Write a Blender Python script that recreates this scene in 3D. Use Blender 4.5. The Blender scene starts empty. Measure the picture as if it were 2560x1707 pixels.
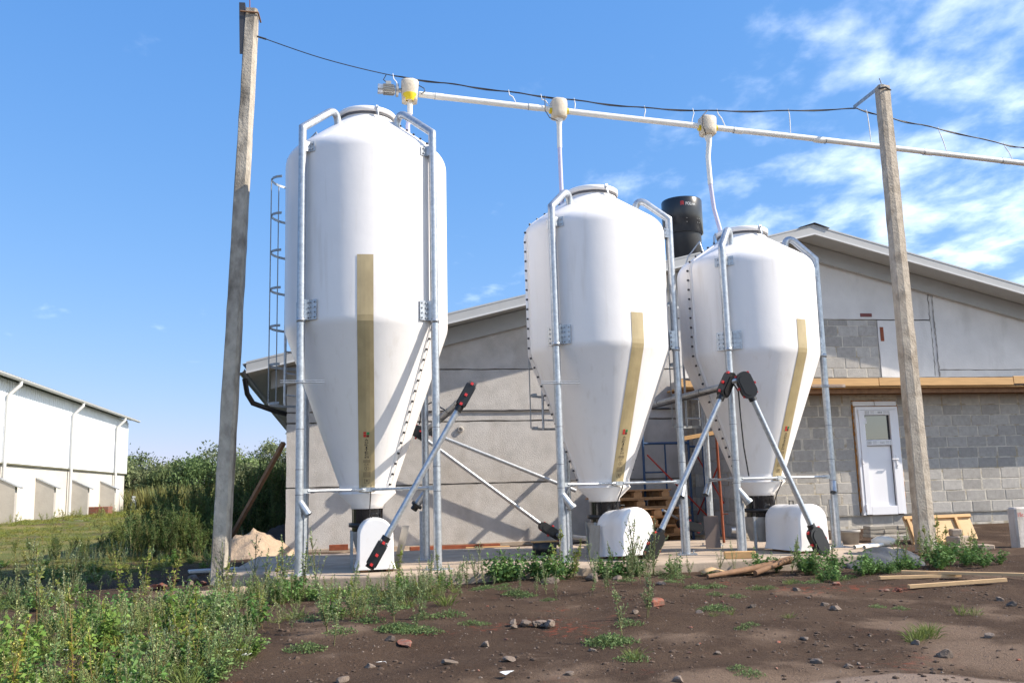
import bpy, bmesh, math, random
import numpy as np
from mathutils import Vector, Matrix, noise

# ---------------------------------------------------------------- camera, sky, sun, exposure
sc = bpy.context.scene
C = sc.collection
CAM = (0.0, 0.0, 0.885)
cam_data = bpy.data.cameras.new('camera')
cam = bpy.data.objects.new('camera', cam_data)
C.objects.link(cam)
_r = Vector((0.98246331, -0.18452807, -0.02674403))
_u = Vector((-0.00311599, -0.15966223, 0.98716679))
_f = Vector((0.18642999, 0.96977181, 0.15743727))
cam.matrix_world = Matrix(((_r.x, _u.x, -_f.x, CAM[0]), (_r.y, _u.y, -_f.y, CAM[1]), (_r.z, _u.z, -_f.z, CAM[2]), (0, 0, 0, 1)))
cam_data.sensor_fit = 'HORIZONTAL'
cam_data.sensor_width = 36.0
cam_data.lens = 2292.24 / 2560 * 36.0
cam_data.clip_start = 0.05
cam_data.clip_end = 9000
sc.camera = cam

SUN = Vector((1.77, -0.64, 1.48)).normalized()
world = bpy.data.worlds.new('World')
sc.world = world
world.use_nodes = True
wn, wl = world.node_tree.nodes, world.node_tree.links
bg = wn['Background']
sky = wn.new('ShaderNodeTexSky')
sky.sky_type = 'NISHITA'
sky.sun_disc = False
sky.sun_elevation = math.asin(SUN.z)
sky.sun_rotation = math.atan2(SUN.x, SUN.y)
sky.altitude = 100
sky.air_density = 1.15
sky.dust_density = 0.25
sky.ozone_density = 2.2
tc = wn.new('ShaderNodeTexCoord')
sep = wn.new('ShaderNodeSeparateXYZ')
wl.new(tc.outputs['Generated'], sep.inputs[0])


def wmath(op, a, b=None, clamp=False):
    n = wn.new('ShaderNodeMath')
    n.operation = op
    n.use_clamp = clamp
    for i, v in enumerate((a, b)):
        if v is None:
            continue
        if isinstance(v, (int, float)):
            n.inputs[i].default_value = v
        else:
            wl.new(v, n.inputs[i])
    return n.outputs[0]


def wramp(v, lo, hi):
    n = wn.new('ShaderNodeMapRange')
    n.interpolation_type = 'SMOOTHSTEP'
    n.inputs['From Min'].default_value = lo
    n.inputs['From Max'].default_value = hi
    wl.new(v, n.inputs['Value'])
    return n.outputs['Result']


def wnoise(vec, scale, detail, rough, dist=0.0):
    n = wn.new('ShaderNodeTexNoise')
    n.inputs['Scale'].default_value = scale
    n.inputs['Detail'].default_value = detail
    n.inputs['Roughness'].default_value = rough
    n.inputs['Distortion'].default_value = dist
    wl.new(vec, n.inputs['Vector'])
    return n.outputs['Fac']


# clouds: a thin layer overhead, seen in perspective; thicker towards +X, thin in the west, extra added behind camera as fill
zc = wmath('MAXIMUM', wmath('ADD', sep.outputs['Z'], 0.16), 0.02)
px = wmath('DIVIDE', sep.outputs['X'], zc)
py = wmath('DIVIDE', sep.outputs['Y'], zc)
comb = wn.new('ShaderNodeCombineXYZ')
wl.new(px, comb.inputs[0])
wl.new(wmath('MULTIPLY', py, 0.8), comb.inputs[1])
comb.inputs[2].default_value = 3.7
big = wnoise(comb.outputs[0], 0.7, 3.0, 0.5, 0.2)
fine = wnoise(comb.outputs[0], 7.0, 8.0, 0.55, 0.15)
bias = wmath('ADD', wmath('ADD', wmath('MULTIPLY', wramp(px, -0.35, 1.35), 0.29), wmath('MULTIPLY', wramp(px, 1.2, 4.0), 0.20)), wmath('MULTIPLY', wramp(py, 0.2, -2.2), 0.34))  # far-right and rear terms add unseen cloud to brighten the shade
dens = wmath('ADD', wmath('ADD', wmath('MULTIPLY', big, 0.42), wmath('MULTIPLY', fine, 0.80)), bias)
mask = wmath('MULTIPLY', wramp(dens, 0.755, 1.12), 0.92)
mix = wn.new('ShaderNodeMix')
mix.data_type = 'RGBA'
wl.new(mask, mix.inputs['Factor'])
spl = wn.new('ShaderNodeSeparateColor')
wl.new(sky.outputs[0], spl.inputs[0])
cmb = wn.new('ShaderNodeCombineColor')
for ch, g_, k_ in (('Red', 0.95, 0.42), ('Green', 0.60, 0.86), ('Blue', 0.38, 1.86)):
    wl.new(wmath('MULTIPLY', wmath('POWER', spl.outputs[ch], g_), k_), cmb.inputs[ch])
wl.new(cmb.outputs[0], mix.inputs['A'])
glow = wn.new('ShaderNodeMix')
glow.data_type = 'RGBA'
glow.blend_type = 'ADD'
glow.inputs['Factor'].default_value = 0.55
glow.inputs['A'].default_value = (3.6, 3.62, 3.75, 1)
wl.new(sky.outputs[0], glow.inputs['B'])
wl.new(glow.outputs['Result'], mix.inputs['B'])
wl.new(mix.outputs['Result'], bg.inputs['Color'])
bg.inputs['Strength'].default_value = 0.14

sun_data = bpy.data.lights.new('sun', 'SUN')
sun_data.energy = 4.0
sun_data.angle = math.radians(0.53)
sun_data.color = (1.0, 0.90, 0.77)
sun = bpy.data.objects.new('sun', sun_data)
C.objects.link(sun)
sun.rotation_euler = SUN.to_track_quat('Z', 'Y').to_euler()
sun.location = SUN * 60

vs = sc.view_settings
vs.view_transform = 'Standard'
vs.look = 'None'
vs.gamma = 1.0
vs.use_curve_mapping = False
vs.exposure = 1.03

RNG = random.Random(11)
NR = np.random.RandomState(5)

# ---------------------------------------------------------------- materials
MATS = {}


def mat(name, col, rough=0.6, metal=0.0, var=0.0, vscale=6.0, bump=0.0, bscale=40.0, col2=None, c2lo=0.5, c2hi=0.7, c2scale=3.0,
        spec=0.5, objrand=0.0, stretch=(1, 1, 1), trans=0.0, coat=0.0, attr=None, bdist=0.02, c2stretch=(1, 1, 1)):
    if name in MATS:
        return MATS[name]
    m = bpy.data.materials.new(name)
    m.use_nodes = True
    n, l = m.node_tree.nodes, m.node_tree.links
    p = n['Principled BSDF']
    p.inputs['Roughness'].default_value = rough
    p.inputs['Metallic'].default_value = metal
    p.inputs['Specular IOR Level'].default_value = spec
    p.inputs['Coat Weight'].default_value = coat
    p.inputs['Coat Roughness'].default_value = 0.12
    geo = n.new('ShaderNodeNewGeometry')

    def nz(scale, detail=5.0, st=(1, 1, 1), rough_=0.55):
        mp = n.new('ShaderNodeMapping')
        mp.inputs['Scale'].default_value = st
        l.new(geo.outputs['Position'], mp.inputs['Vector'])
        t = n.new('ShaderNodeTexNoise')
        t.inputs['Scale'].default_value = scale
        t.inputs['Detail'].default_value = detail
        t.inputs['Roughness'].default_value = rough_
        l.new(mp.outputs[0], t.inputs['Vector'])
        return t.outputs['Fac']

    def mx(fac, a, b, mode='MIX'):
        x = n.new('ShaderNodeMix')
        x.data_type = 'RGBA'
        x.blend_type = mode
        for nm, v in (('Factor', fac), ('A', a), ('B', b)):
            if isinstance(v, (int, float)):
                x.inputs[nm].default_value = v
            elif isinstance(v, tuple):
                x.inputs[nm].default_value = v if len(v) == 4 else (*v, 1)
            else:
                l.new(v, x.inputs[nm])
        return x.outputs['Result']

    def rng(v, lo, hi, a=0.0, b=1.0):
        x = n.new('ShaderNodeMapRange')
        x.inputs['From Min'].default_value = lo
        x.inputs['From Max'].default_value = hi
        x.inputs['To Min'].default_value = a
        x.inputs['To Max'].default_value = b
        l.new(v, x.inputs['Value'])
        return x.outputs['Result']
    cur = (*col, 1)
    if attr:
        a = n.new('ShaderNodeAttribute')
        a.attribute_name = attr
        cur = mx(1.0, cur, a.outputs['Color'], 'MULTIPLY')
    if col2:
        cur = mx(rng(nz(c2scale, 6.0, c2stretch), c2lo, c2hi), cur, (*col2, 1))
    if var:
        g = rng(nz(vscale, 6.0, stretch), 0.25, 0.75, 1 - var, 1 + var)
        hs = n.new('ShaderNodeHueSaturation')
        l.new(g, hs.inputs['Value'])
        if isinstance(cur, tuple):
            hs.inputs['Color'].default_value = cur
        else:
            l.new(cur, hs.inputs['Color'])
        cur = hs.outputs['Color']
    if objrand:
        oi = n.new('ShaderNodeObjectInfo')
        hs = n.new('ShaderNodeHueSaturation')
        l.new(rng(oi.outputs['Random'], 0, 1, 1 - objrand, 1 + objrand), hs.inputs['Value'])
        if isinstance(cur, tuple):
            hs.inputs['Color'].default_value = cur
        else:
            l.new(cur, hs.inputs['Color'])
        cur = hs.outputs['Color']
    if isinstance(cur, tuple):
        p.inputs['Base Color'].default_value = cur
    else:
        l.new(cur, p.inputs['Base Color'])
    if bump:
        b = n.new('ShaderNodeBump')
        b.inputs['Strength'].default_value = bump
        b.inputs['Distance'].default_value = bdist
        l.new(nz(bscale, 8.0, stretch, 0.6), b.inputs['Height'])
        l.new(b.outputs[0], p.inputs['Normal'])
    if trans:
        tr = n.new('ShaderNodeBsdfTranslucent')
        if isinstance(cur, tuple):
            tr.inputs['Color'].default_value = cur
        else:
            l.new(cur, tr.inputs['Color'])
        ms = n.new('ShaderNodeMixShader')
        ms.inputs[0].default_value = trans
        l.new(p.outputs[0], ms.inputs[1])
        l.new(tr.outputs[0], ms.inputs[2])
        l.new(ms.outputs[0], n['Material Output'].inputs['Surface'])
    MATS[name] = m
    return m


M_TANK = mat('white_fibreglass', (0.795, 0.772, 0.752), 0.36, col2=(0.68, 0.64, 0.595), c2lo=0.56, c2hi=0.86, c2scale=6.0, c2stretch=(1.8, 1.8, 0.16), var=0.03, vscale=2.5, spec=0.45, bump=0.06, bscale=4.5, bdist=0.05)
M_PLASTIC = mat('white_plastic', (0.77, 0.755, 0.74), 0.45, var=0.03, vscale=4, col2=(0.62, 0.57, 0.50), c2lo=0.58, c2hi=0.8, c2scale=5, bump=0.05, bscale=8)
M_PVC = mat('cream_pvc', (0.76, 0.74, 0.68), 0.35, var=0.05, vscale=5)
M_WRAP = mat('cream_shrink_wrap', (0.74, 0.66, 0.53), 0.3, var=0.10, vscale=12, bump=0.3, bscale=30, trans=0.25)
M_HOSE = mat('pale_lilac_hose', (0.62, 0.60, 0.74), 0.3, trans=0.2)
M_GALV = mat('galvanised_steel', (0.44, 0.465, 0.49), 0.34, 0.6, var=0.22, vscale=30, bump=0.05, bscale=60, col2=(0.33, 0.355, 0.385), c2lo=0.45, c2hi=0.75, c2scale=9)
M_GALVD = mat('dull_steel', (0.33, 0.35, 0.36), 0.5, 0.6, var=0.15, vscale=20)
M_STRIP = mat('amber_sight_strip', (0.42, 0.335, 0.185), 0.36, var=0.13, vscale=9, stretch=(1, 1, 0.5), spec=0.5, col2=(0.32, 0.25, 0.13), c2lo=0.45, c2hi=0.75, c2scale=2.2, c2stretch=(1, 1, 0.8))
M_BLACK = mat('black_plastic', (0.010, 0.010, 0.011), 0.42, var=0.2, vscale=12)
M_BLACKG = mat('smoked_clear_plastic', (0.012, 0.012, 0.014), 0.08, spec=0.6)
M_RED = mat('red_plastic_clip', (0.62, 0.03, 0.03), 0.4)
M_INK = mat('black_print', (0.035, 0.03, 0.025), 0.6)
M_INKF = mat('faded_print', (0.17, 0.13, 0.075), 0.6)
M_LRED = mat('logo_red', (0.55, 0.035, 0.03), 0.5)
M_LGRN = mat('logo_green', (0.02, 0.20, 0.07), 0.5)
M_LDRK = mat('logo_maroon', (0.12, 0.02, 0.02), 0.5)
M_BOLT = mat('dark_bolt', (0.06, 0.06, 0.065), 0.45, 0.5)
M_SEAM = mat('seam_gap_grey', (0.30, 0.29, 0.29), 0.6)  # grey line marking the joint between the shell halves
M_RUBBER = mat('black_cable', (0.02, 0.018, 0.02), 0.5)
M_YELLOW = mat('yellow_plastic', (0.75, 0.55, 0.02), 0.4)
M_ALU = mat('cast_aluminium', (0.42, 0.41, 0.38), 0.45, 0.6, var=0.1)
M_POLE = mat('weathered_concrete', (0.43, 0.385, 0.315), 0.9, var=0.28, vscale=9, stretch=(1, 1, 0.75), bump=0.6, bscale=40, col2=(0.15, 0.13, 0.105), c2lo=0.46, c2hi=0.68, c2scale=3.6, c2stretch=(1.2, 1.2, 0.55))
M_POLE2 = mat('pale_worn_concrete', (0.385, 0.335, 0.27), 0.9, var=0.26, vscale=9, stretch=(1, 1, 0.8), bump=0.7, bscale=40, col2=(0.22, 0.18, 0.135), c2lo=0.5, c2hi=0.72, c2scale=3.5)
M_PANEL = mat('cast_concrete_panel', (0.475, 0.45, 0.418), 0.92, var=0.13, vscale=5, bump=0.55, bscale=70, col2=(0.385, 0.35, 0.31), c2lo=0.46, c2hi=0.74, c2scale=1.7, c2stretch=(1.3, 1, 0.7), bdist=0.015, objrand=0.05)
M_GABLE = mat('whitewashed_panel', (0.60, 0.58, 0.55), 0.92, var=0.07, vscale=3, bump=0.25, bscale=30, col2=(0.47, 0.45, 0.42), c2lo=0.55, c2hi=0.8, c2scale=1.6, c2stretch=(1.5, 1, 0.5), objrand=0.04)
M_BLOCK = mat('grey_cinder_block', (0.36, 0.34, 0.31), 0.95, var=0.14, vscale=14, bump=0.5, bscale=70, objrand=0.19)
M_MORTAR = mat('sandy_mortar', (0.50, 0.46, 0.39), 0.95, var=0.2, vscale=9, bump=0.8, bscale=30, col2=(0.33, 0.28, 0.20), c2lo=0.5, c2hi=0.65, c2scale=5)
M_MORTD = mat('grey_mortar', (0.20, 0.185, 0.165), 0.95, var=0.2, vscale=9, bump=0.6, bscale=40)
M_BRICK = mat('red_brick', (0.23, 0.07, 0.04), 0.9, col2=(0.17, 0.11, 0.08), c2lo=0.42, c2hi=0.62, c2scale=14, var=0.2, vscale=20, bump=0.5, bscale=60, objrand=0.25)
M_BRICKD = mat('maroon_paint', (0.16, 0.05, 0.045), 0.8, var=0.15, vscale=10)
M_RUST = mat('rusty_plate', (0.22, 0.055, 0.02), 0.8, var=0.3, vscale=14)
M_ROOF = mat('pale_roof_sheet', (0.38, 0.385, 0.38), 0.5, var=0.05, vscale=4)
M_FASCIA = mat('grey_white_trim', (0.54, 0.545, 0.54), 0.45, var=0.05, vscale=3)
M_SOFFIT = mat('soffit_sheet', (0.36, 0.36, 0.345), 0.6, var=0.05)
M_TIMBER = mat('new_pine_timber', (0.52, 0.31, 0.13), 0.75, var=0.15, vscale=9, stretch=(0.3, 3, 3), bump=0.15, bscale=40, objrand=0.1)
M_TIMBERD = mat('old_brown_timber', (0.21, 0.115, 0.06), 0.85, var=0.25, vscale=12, stretch=(1, 1, 1), bump=0.3, bscale=50, objrand=0.1)
M_PALLET = mat('pallet_wood', (0.36, 0.20, 0.095), 0.85, var=0.2, vscale=10, bump=0.25, bscale=50, objrand=0.18)
M_PLY = mat('yellow_plywood', (0.56, 0.37, 0.19), 0.75, var=0.12, vscale=8, bump=0.1, bscale=30)
M_GREYWOOD = mat('grey_weathered_board', (0.30, 0.265, 0.215), 0.85, var=0.18, vscale=8, stretch=(3, 3, 0.3), bump=0.2)
M_SLAB = mat('pad_concrete', (0.41, 0.325, 0.245), 0.92, var=0.12, vscale=4, bump=0.3, bscale=40, col2=(0.29, 0.225, 0.165), c2lo=0.46, c2hi=0.68, c2scale=1.8)
M_DOOR = mat('white_upvc', (0.76, 0.755, 0.77), 0.35)
M_GLASS = mat('door_glass', (0.03, 0.035, 0.037), 0.03, spec=1.0, coat=1.0)
M_GASKET = mat('grey_gasket', (0.10, 0.10, 0.11), 0.6)
M_FOAM = mat('orange_mounting_foam', (0.42, 0.20, 0.06), 0.9, var=0.3, vscale=25, bump=0.8, bscale=50)
M_TAPE = mat('protective_tape', (0.70, 0.69, 0.68), 0.5)
M_SAND = mat('pale_sand', (0.40, 0.295, 0.20), 0.95, var=0.18, vscale=9, bump=0.9, bscale=22, col2=(0.28, 0.20, 0.14), c2lo=0.55, c2hi=0.7, c2scale=5)
M_CLAD = mat('white_cladding', (0.74, 0.76, 0.78), 0.4, var=0.02)
M_SCAFB = mat('blue_scaffold_paint', (0.02, 0.06, 0.14), 0.5, var=0.2, vscale=30)
M_SCAFR = mat('red_scaffold_paint', (0.42, 0.04, 0.02), 0.5, var=0.2, vscale=30)
M_TARP = mat('grey_tarpaulin', (0.075, 0.078, 0.08), 0.4, var=0.25, vscale=8, bump=0.3, bscale=12)
M_GREYPL = mat('grey_bucket_plastic', (0.33, 0.31, 0.28), 0.6, var=0.2, vscale=8)
M_SACK = mat('white_woven_sack', (0.66, 0.60, 0.50), 0.8, bump=0.4, bscale=60, var=0.08)
M_STONE = mat('grey_rubble', (0.15, 0.115, 0.09), 0.95, var=0.2, vscale=20, bump=0.6, bscale=50, objrand=0.3)
M_BARK = mat('bark', (0.10, 0.075, 0.05), 0.95, var=0.2, vscale=12)
M_LEAF = mat('weed_foliage', (1, 1, 1), 0.6, attr='tint', trans=0.30, objrand=0.12, spec=0.25)
M_PAPER = mat('white_litter', (0.72, 0.72, 0.70), 0.7)
M_DIRTP = mat('spilled_white_grain', (0.7, 0.68, 0.64), 0.9)

# ---------------------------------------------------------------- mesh helpers
ORG = {}


def V3(p):
    return Vector(p)


class MB:
    def __init__(self):
        self.v, self.f, self.sm = [], [], []

    def add(self, vs_, fs, smooth=False):
        o = len(self.v)
        self.v.extend([tuple(p) for p in vs_])
        self.f.extend([tuple(i + o for i in q) for q in fs])
        self.sm.extend([smooth] * len(fs))
        return self

    def box(self, c, s, rot=None, taper=1.0):
        c = Vector(c)
        hx, hy, hz = s[0] / 2, s[1] / 2, s[2] / 2
        pts = []
        for z in (-1, 1):
            t = taper if z > 0 else 1.0
            for x, y in ((-1, -1), (1, -1), (1, 1), (-1, 1)):
                p = Vector((x * hx * t, y * hy * t, z * hz))
                if rot is not None:
                    p = rot @ p
                pts.append(c + p)
        return self.add(pts, [(3, 2, 1, 0), (4, 5, 6, 7), (0, 1, 5, 4), (1, 2, 6, 5), (2, 3, 7, 6), (3, 0, 4, 7)])

    def bbox(self, c, s, b=0.006, rot=None):
        """bevelled box: a chamfered outline extruded along z with chamfered ends"""
        c = Vector(c)
        hx, hy, hz = s[0] / 2, s[1] / 2, s[2] / 2
        b = min(b, hx * .45, hy * .45, hz * .45)
        rings = []
        for z, d in ((-hz, b), (-hz + b, 0), (hz - b, 0), (hz, b)):
            x, y = hx - d, hy - d
            rings.append([(-x + b, -y, z), (x - b, -y, z), (x, -y + b, z), (x, y - b, z), (x - b, y, z), (-x + b, y, z), (-x, y - b, z), (-x, -y + b, z)])
        pts = []
        for r in rings:
            for p in r:
                p = Vector(p)
                if rot is not None:
                    p = rot @ p
                pts.append(c + p)
        fs = [tuple(range(7, -1, -1)), tuple(range(24, 32))]
        for k in range(3):
            for i in range(8):
                j = (i + 1) % 8
                fs.append((k * 8 + i, k * 8 + j, k * 8 + 8 + j, k * 8 + 8 + i))
        return self.add(pts, fs)

    def bar(self, a, b, w, t, up=(0, 0, 1)):
        """rectangular bar from a to b: w across, t along up"""
        a, b = Vector(a), Vector(b)
        d = (b - a)
        L = d.length
        d.normalize()
        u = Vector(up)
        s = d.cross(u)
        if s.length < 1e-4:
            s = d.cross(Vector((1, 0, 0)))
        s.normalize()
        u = s.cross(d)
        R = Matrix((s, d, u)).transposed()
        return self.box((a + b) / 2, (w, L, t), R)

    def tube(self, path, r, seg=10, cap=True, rads=None, smooth=True):
        P0 = [Vector(p) for p in path]
        P, R_ = [P0[0]], [rads[0]] if rads else None
        for i in range(1, len(P0)):
            a, b = P0[i - 1], P0[i]
            L_ = (b - a).length
            if L_ > 7 * r and len(P0) > 2 and smooth:
                for t in (1.6 * r / L_, 1 - 1.6 * r / L_):
                    P.append(a.lerp(b, t))
                    if rads:
                        R_.append(rads[i - 1] + (rads[i] - rads[i - 1]) * t)
            P.append(b)
            if rads:
                R_.append(rads[i])
        rads = R_
        n = len(P)
        T = []
        for i in range(n):
            a = (P[i] - P[i - 1]).normalized() if i > 0 else None
            b = (P[i + 1] - P[i]).normalized() if i < n - 1 else None
            t = (a + b) if (a is not None and b is not None) else (a if a is not None else b)
            if t.length < 1e-6:
                t = a
            T.append(t.normalized())
        ref = Vector((0, 0, 1)) if abs(T[0].z) < 0.9 else Vector((1, 0, 0))
        nrm = T[0].cross(ref).normalized()
        pts = []
        for i in range(n):
            nrm = (nrm - T[i] * nrm.dot(T[i])).normalized()
            bi = T[i].cross(nrm)
            rr = rads[i] if rads else r
            st = 1.0
            if 0 < i < n - 1:
                cs = max(0.5, T[i].dot((P[i + 1] - P[i]).normalized()))
                st = 1.0 / cs
                bd = ((P[i + 1] - P[i]).normalized() - (P[i] - P[i - 1]).normalized())
                bd = bd - T[i] * bd.dot(T[i])
                if bd.length > 1e-5:
                    bd.normalize()
                else:
                    bd = None
            else:
                bd = None
            for k in range(seg):
                a = 2 * math.pi * k / seg
                o = nrm * math.cos(a) * rr + bi * math.sin(a) * rr
                if bd is not None and st > 1.001:
                    o = o + bd * o.dot(bd) * (st - 1)
                pts.append(P[i] + o)
        fs = []
        for i in range(n - 1):
            for k in range(seg):
                j = (k + 1) % seg
                fs.append((i * seg + k, i * seg + j, (i + 1) * seg + j, (i + 1) * seg + k))
        self.add(pts, fs, smooth)
        if cap:
            self.add(pts[:seg], [tuple(range(seg - 1, -1, -1))])
            self.add(pts[-seg:], [tuple(range(seg))])
        return self

    def lathe(self, prof, c, seg=48, a0=0.0, a1=2 * math.pi, smooth=True, capb=False, capt=False):
        full = abs(a1 - a0 - 2 * math.pi) < 1e-6
        m = seg if full else seg + 1
        pts = []
        for r, z in prof:
            for k in range(m):
                a = a0 + (a1 - a0) * k / seg
                pts.append((c[0] + r * math.cos(a), c[1] + r * math.sin(a), c[2] + z))
        fs = []
        for i in range(len(prof) - 1):
            for k in range(seg):
                j = (k + 1) % m
                fs.append((i * m + k, i * m + j, (i + 1) * m + j, (i + 1) * m + k))
        self.add(pts, fs, smooth)
        o = len(self.v) - len(pts)
        if capb:
            self.f.append(tuple(o + k for k in range(m - 1, -1, -1)))
            self.sm.append(False)
        if capt:
            self.f.append(tuple(o + (len(prof) - 1) * m + k for k in range(m)))
            self.sm.append(False)
        return self

    def prism(self, poly, fn, d0, d1):
        """poly: list of 2D points; fn(u, v, d) -> 3D"""
        n = len(poly)
        pts = [fn(u, v, d0) for u, v in poly] + [fn(u, v, d1) for u, v in poly]
        fs = [tuple(range(n - 1, -1, -1)), tuple(range(n, 2 * n))]
        for i in range(n):
            j = (i + 1) % n
            fs.append((i, j, n + j, n + i))
        return self.add(pts, fs)

    def mesh(self, name, m, org):
        me = bpy.data.meshes.new(name)
        o = Vector(org)
        me.from_pydata([(p[0] - o.x, p[1] - o.y, p[2] - o.z) for p in self.v], [], self.f)
        me.polygons.foreach_set('use_smooth', self.sm)
        bm = bmesh.new()
        bm.from_mesh(me)
        bmesh.ops.recalc_face_normals(bm, faces=bm.faces)
        bm.to_mesh(me)
        bm.free()
        if m:
            me.materials.append(m)
        me.update()
        return me

    def build(self, name, m, parent=None, org=None, label=None, cat=None, group=None, kind=None, smooth_angle=None):
        if parent is not None:
            org_ = ORG[parent.name]
        else:
            org_ = Vector(org) if org is not None else self.base()
        me = self.mesh(name, m, org_)
        o = bpy.data.objects.new(name, me)
        C.objects.link(o)
        if parent is not None:
            o.parent = parent
        else:
            o.location = org_
        ORG[o.name] = Vector(org_)
        return tag(o, label, cat, group, kind)

    def base(self):
        a = np.array([tuple(p) for p in self.v])
        lo, hi = a.min(0), a.max(0)
        return Vector(((lo[0] + hi[0]) / 2, (lo[1] + hi[1]) / 2, lo[2]))


def tag(o, label=None, cat=None, group=None, kind=None):
    if label:
        o['label'] = label
    if cat:
        o['category'] = cat
    if group:
        o['group'] = group
    if kind:
        o['kind'] = kind
    return o


def thing(name, loc, label, cat, group=None):
    o = bpy.data.objects.new(name, None)
    C.objects.link(o)
    o.location = loc
    o.empty_display_size = 0.2
    ORG[o.name] = Vector(loc)
    return tag(o, label, cat, group)


def copy_tree(o, parent=None):
    c = o.copy()
    C.objects.link(c)
    c.parent = parent
    for ch in o.children:
        copy_tree(ch, c)
    return c


def rotz(a):
    return Matrix.Rotation(a, 3, 'Z')


def arc(c, r, a0, a1, n):
    return [(c[0] + r * math.cos(a0 + (a1 - a0) * i / n), c[1] + r * math.sin(a0 + (a1 - a0) * i / n)) for i in range(n + 1)]


def round_profile(pts, rads, n=5):
    """2D polyline with rounded corners"""
    out = [pts[0]]
    for i in range(1, len(pts) - 1):
        p0, p1, p2 = Vector(pts[i - 1]), Vector(pts[i]), Vector(pts[i + 1])
        r = rads[i]
        if r <= 0:
            out.append(tuple(p1))
            continue
        a = (p0 - p1).normalized() * r
        b = (p2 - p1).normalized() * r
        for k in range(n + 1):
            t = k / n
            q = p1 + a * (1 - t) ** 2 + b * t ** 2
            out.append((q.x, q.y))
    out.append(pts[-1])
    return out


_txt = {}


def text_mesh(s):
    """flat letter outlines as (verts2d, faces), width-normalised later; built from Blender's own font"""
    if s in _txt:
        return _txt[s]
    cu = bpy.data.curves.new('glyphs', 'FONT')
    cu.body = s
    cu.size = 1.0
    cu.resolution_u = 3
    ob = bpy.data.objects.new('glyphs', cu)
    C.objects.link(ob)
    dg = bpy.context.evaluated_depsgraph_get()
    me = bpy.data.meshes.new_from_object(ob.evaluated_get(dg))
    vs_ = [(v.co.x, v.co.y) for v in me.vertices]
    fs = [tuple(p.vertices) for p in me.polygons]
    bpy.data.objects.remove(ob)
    bpy.data.curves.remove(cu)
    bpy.data.meshes.remove(me)
    xs = [p[0] for p in vs_]
    ys = [p[1] for p in vs_]
    w, h0 = max(xs) - min(xs), min(ys)
    hh = max(ys) - h0
    x0 = min(xs)
    _txt[s] = ([((x - x0), (y - h0)) for x, y in vs_], fs, w, hh)
    return _txt[s]

# ---------------------------------------------------------------- ground
def sstep(a, b, x):
    t = min(1.0, max(0.0, (x - a) / (b - a)))
    return t * t * (3 - 2 * t)


def gz0(x, y):
    z = -0.165
    z += 0.05 * sstep(5.5, 9.5, y)
    z -= 0.05 * sstep(0.3, -2.5, x) * sstep(13.5, 9, y)
    z += 0.27 * sstep(16, 36, y) * sstep(-1.0, -4.0, x)
    z += 0.05 * sstep(6.0, 8.5, x) * sstep(9.0, 11.5, y)
    z += 0.05 * sstep(12.5, 15, y)
    return z


def gz(x, y):
    d = 1.0 - 0.6 * sstep(12, 40, abs(y) + abs(x) * .3)
    return gz0(x, y) + d * (0.045 * noise.noise((x * 0.55, y * 0.55, 1.3)) + 0.030 * noise.noise((x * 1.5, y * 1.5, 4.0))
                            + 0.010 * noise.noise((x * 5.0, y * 5.0, 7.0)))


def spread(lo, hi, step, far, n):
    core = list(np.arange(lo, hi + step * .5, step))
    left = [lo - (far * ((k / n) ** 3.2)) for k in range(n, 0, -1)]
    right = [hi + (far * ((k / n) ** 3.2)) for k in range(1, n + 1)]
    return left + core + right


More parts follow.
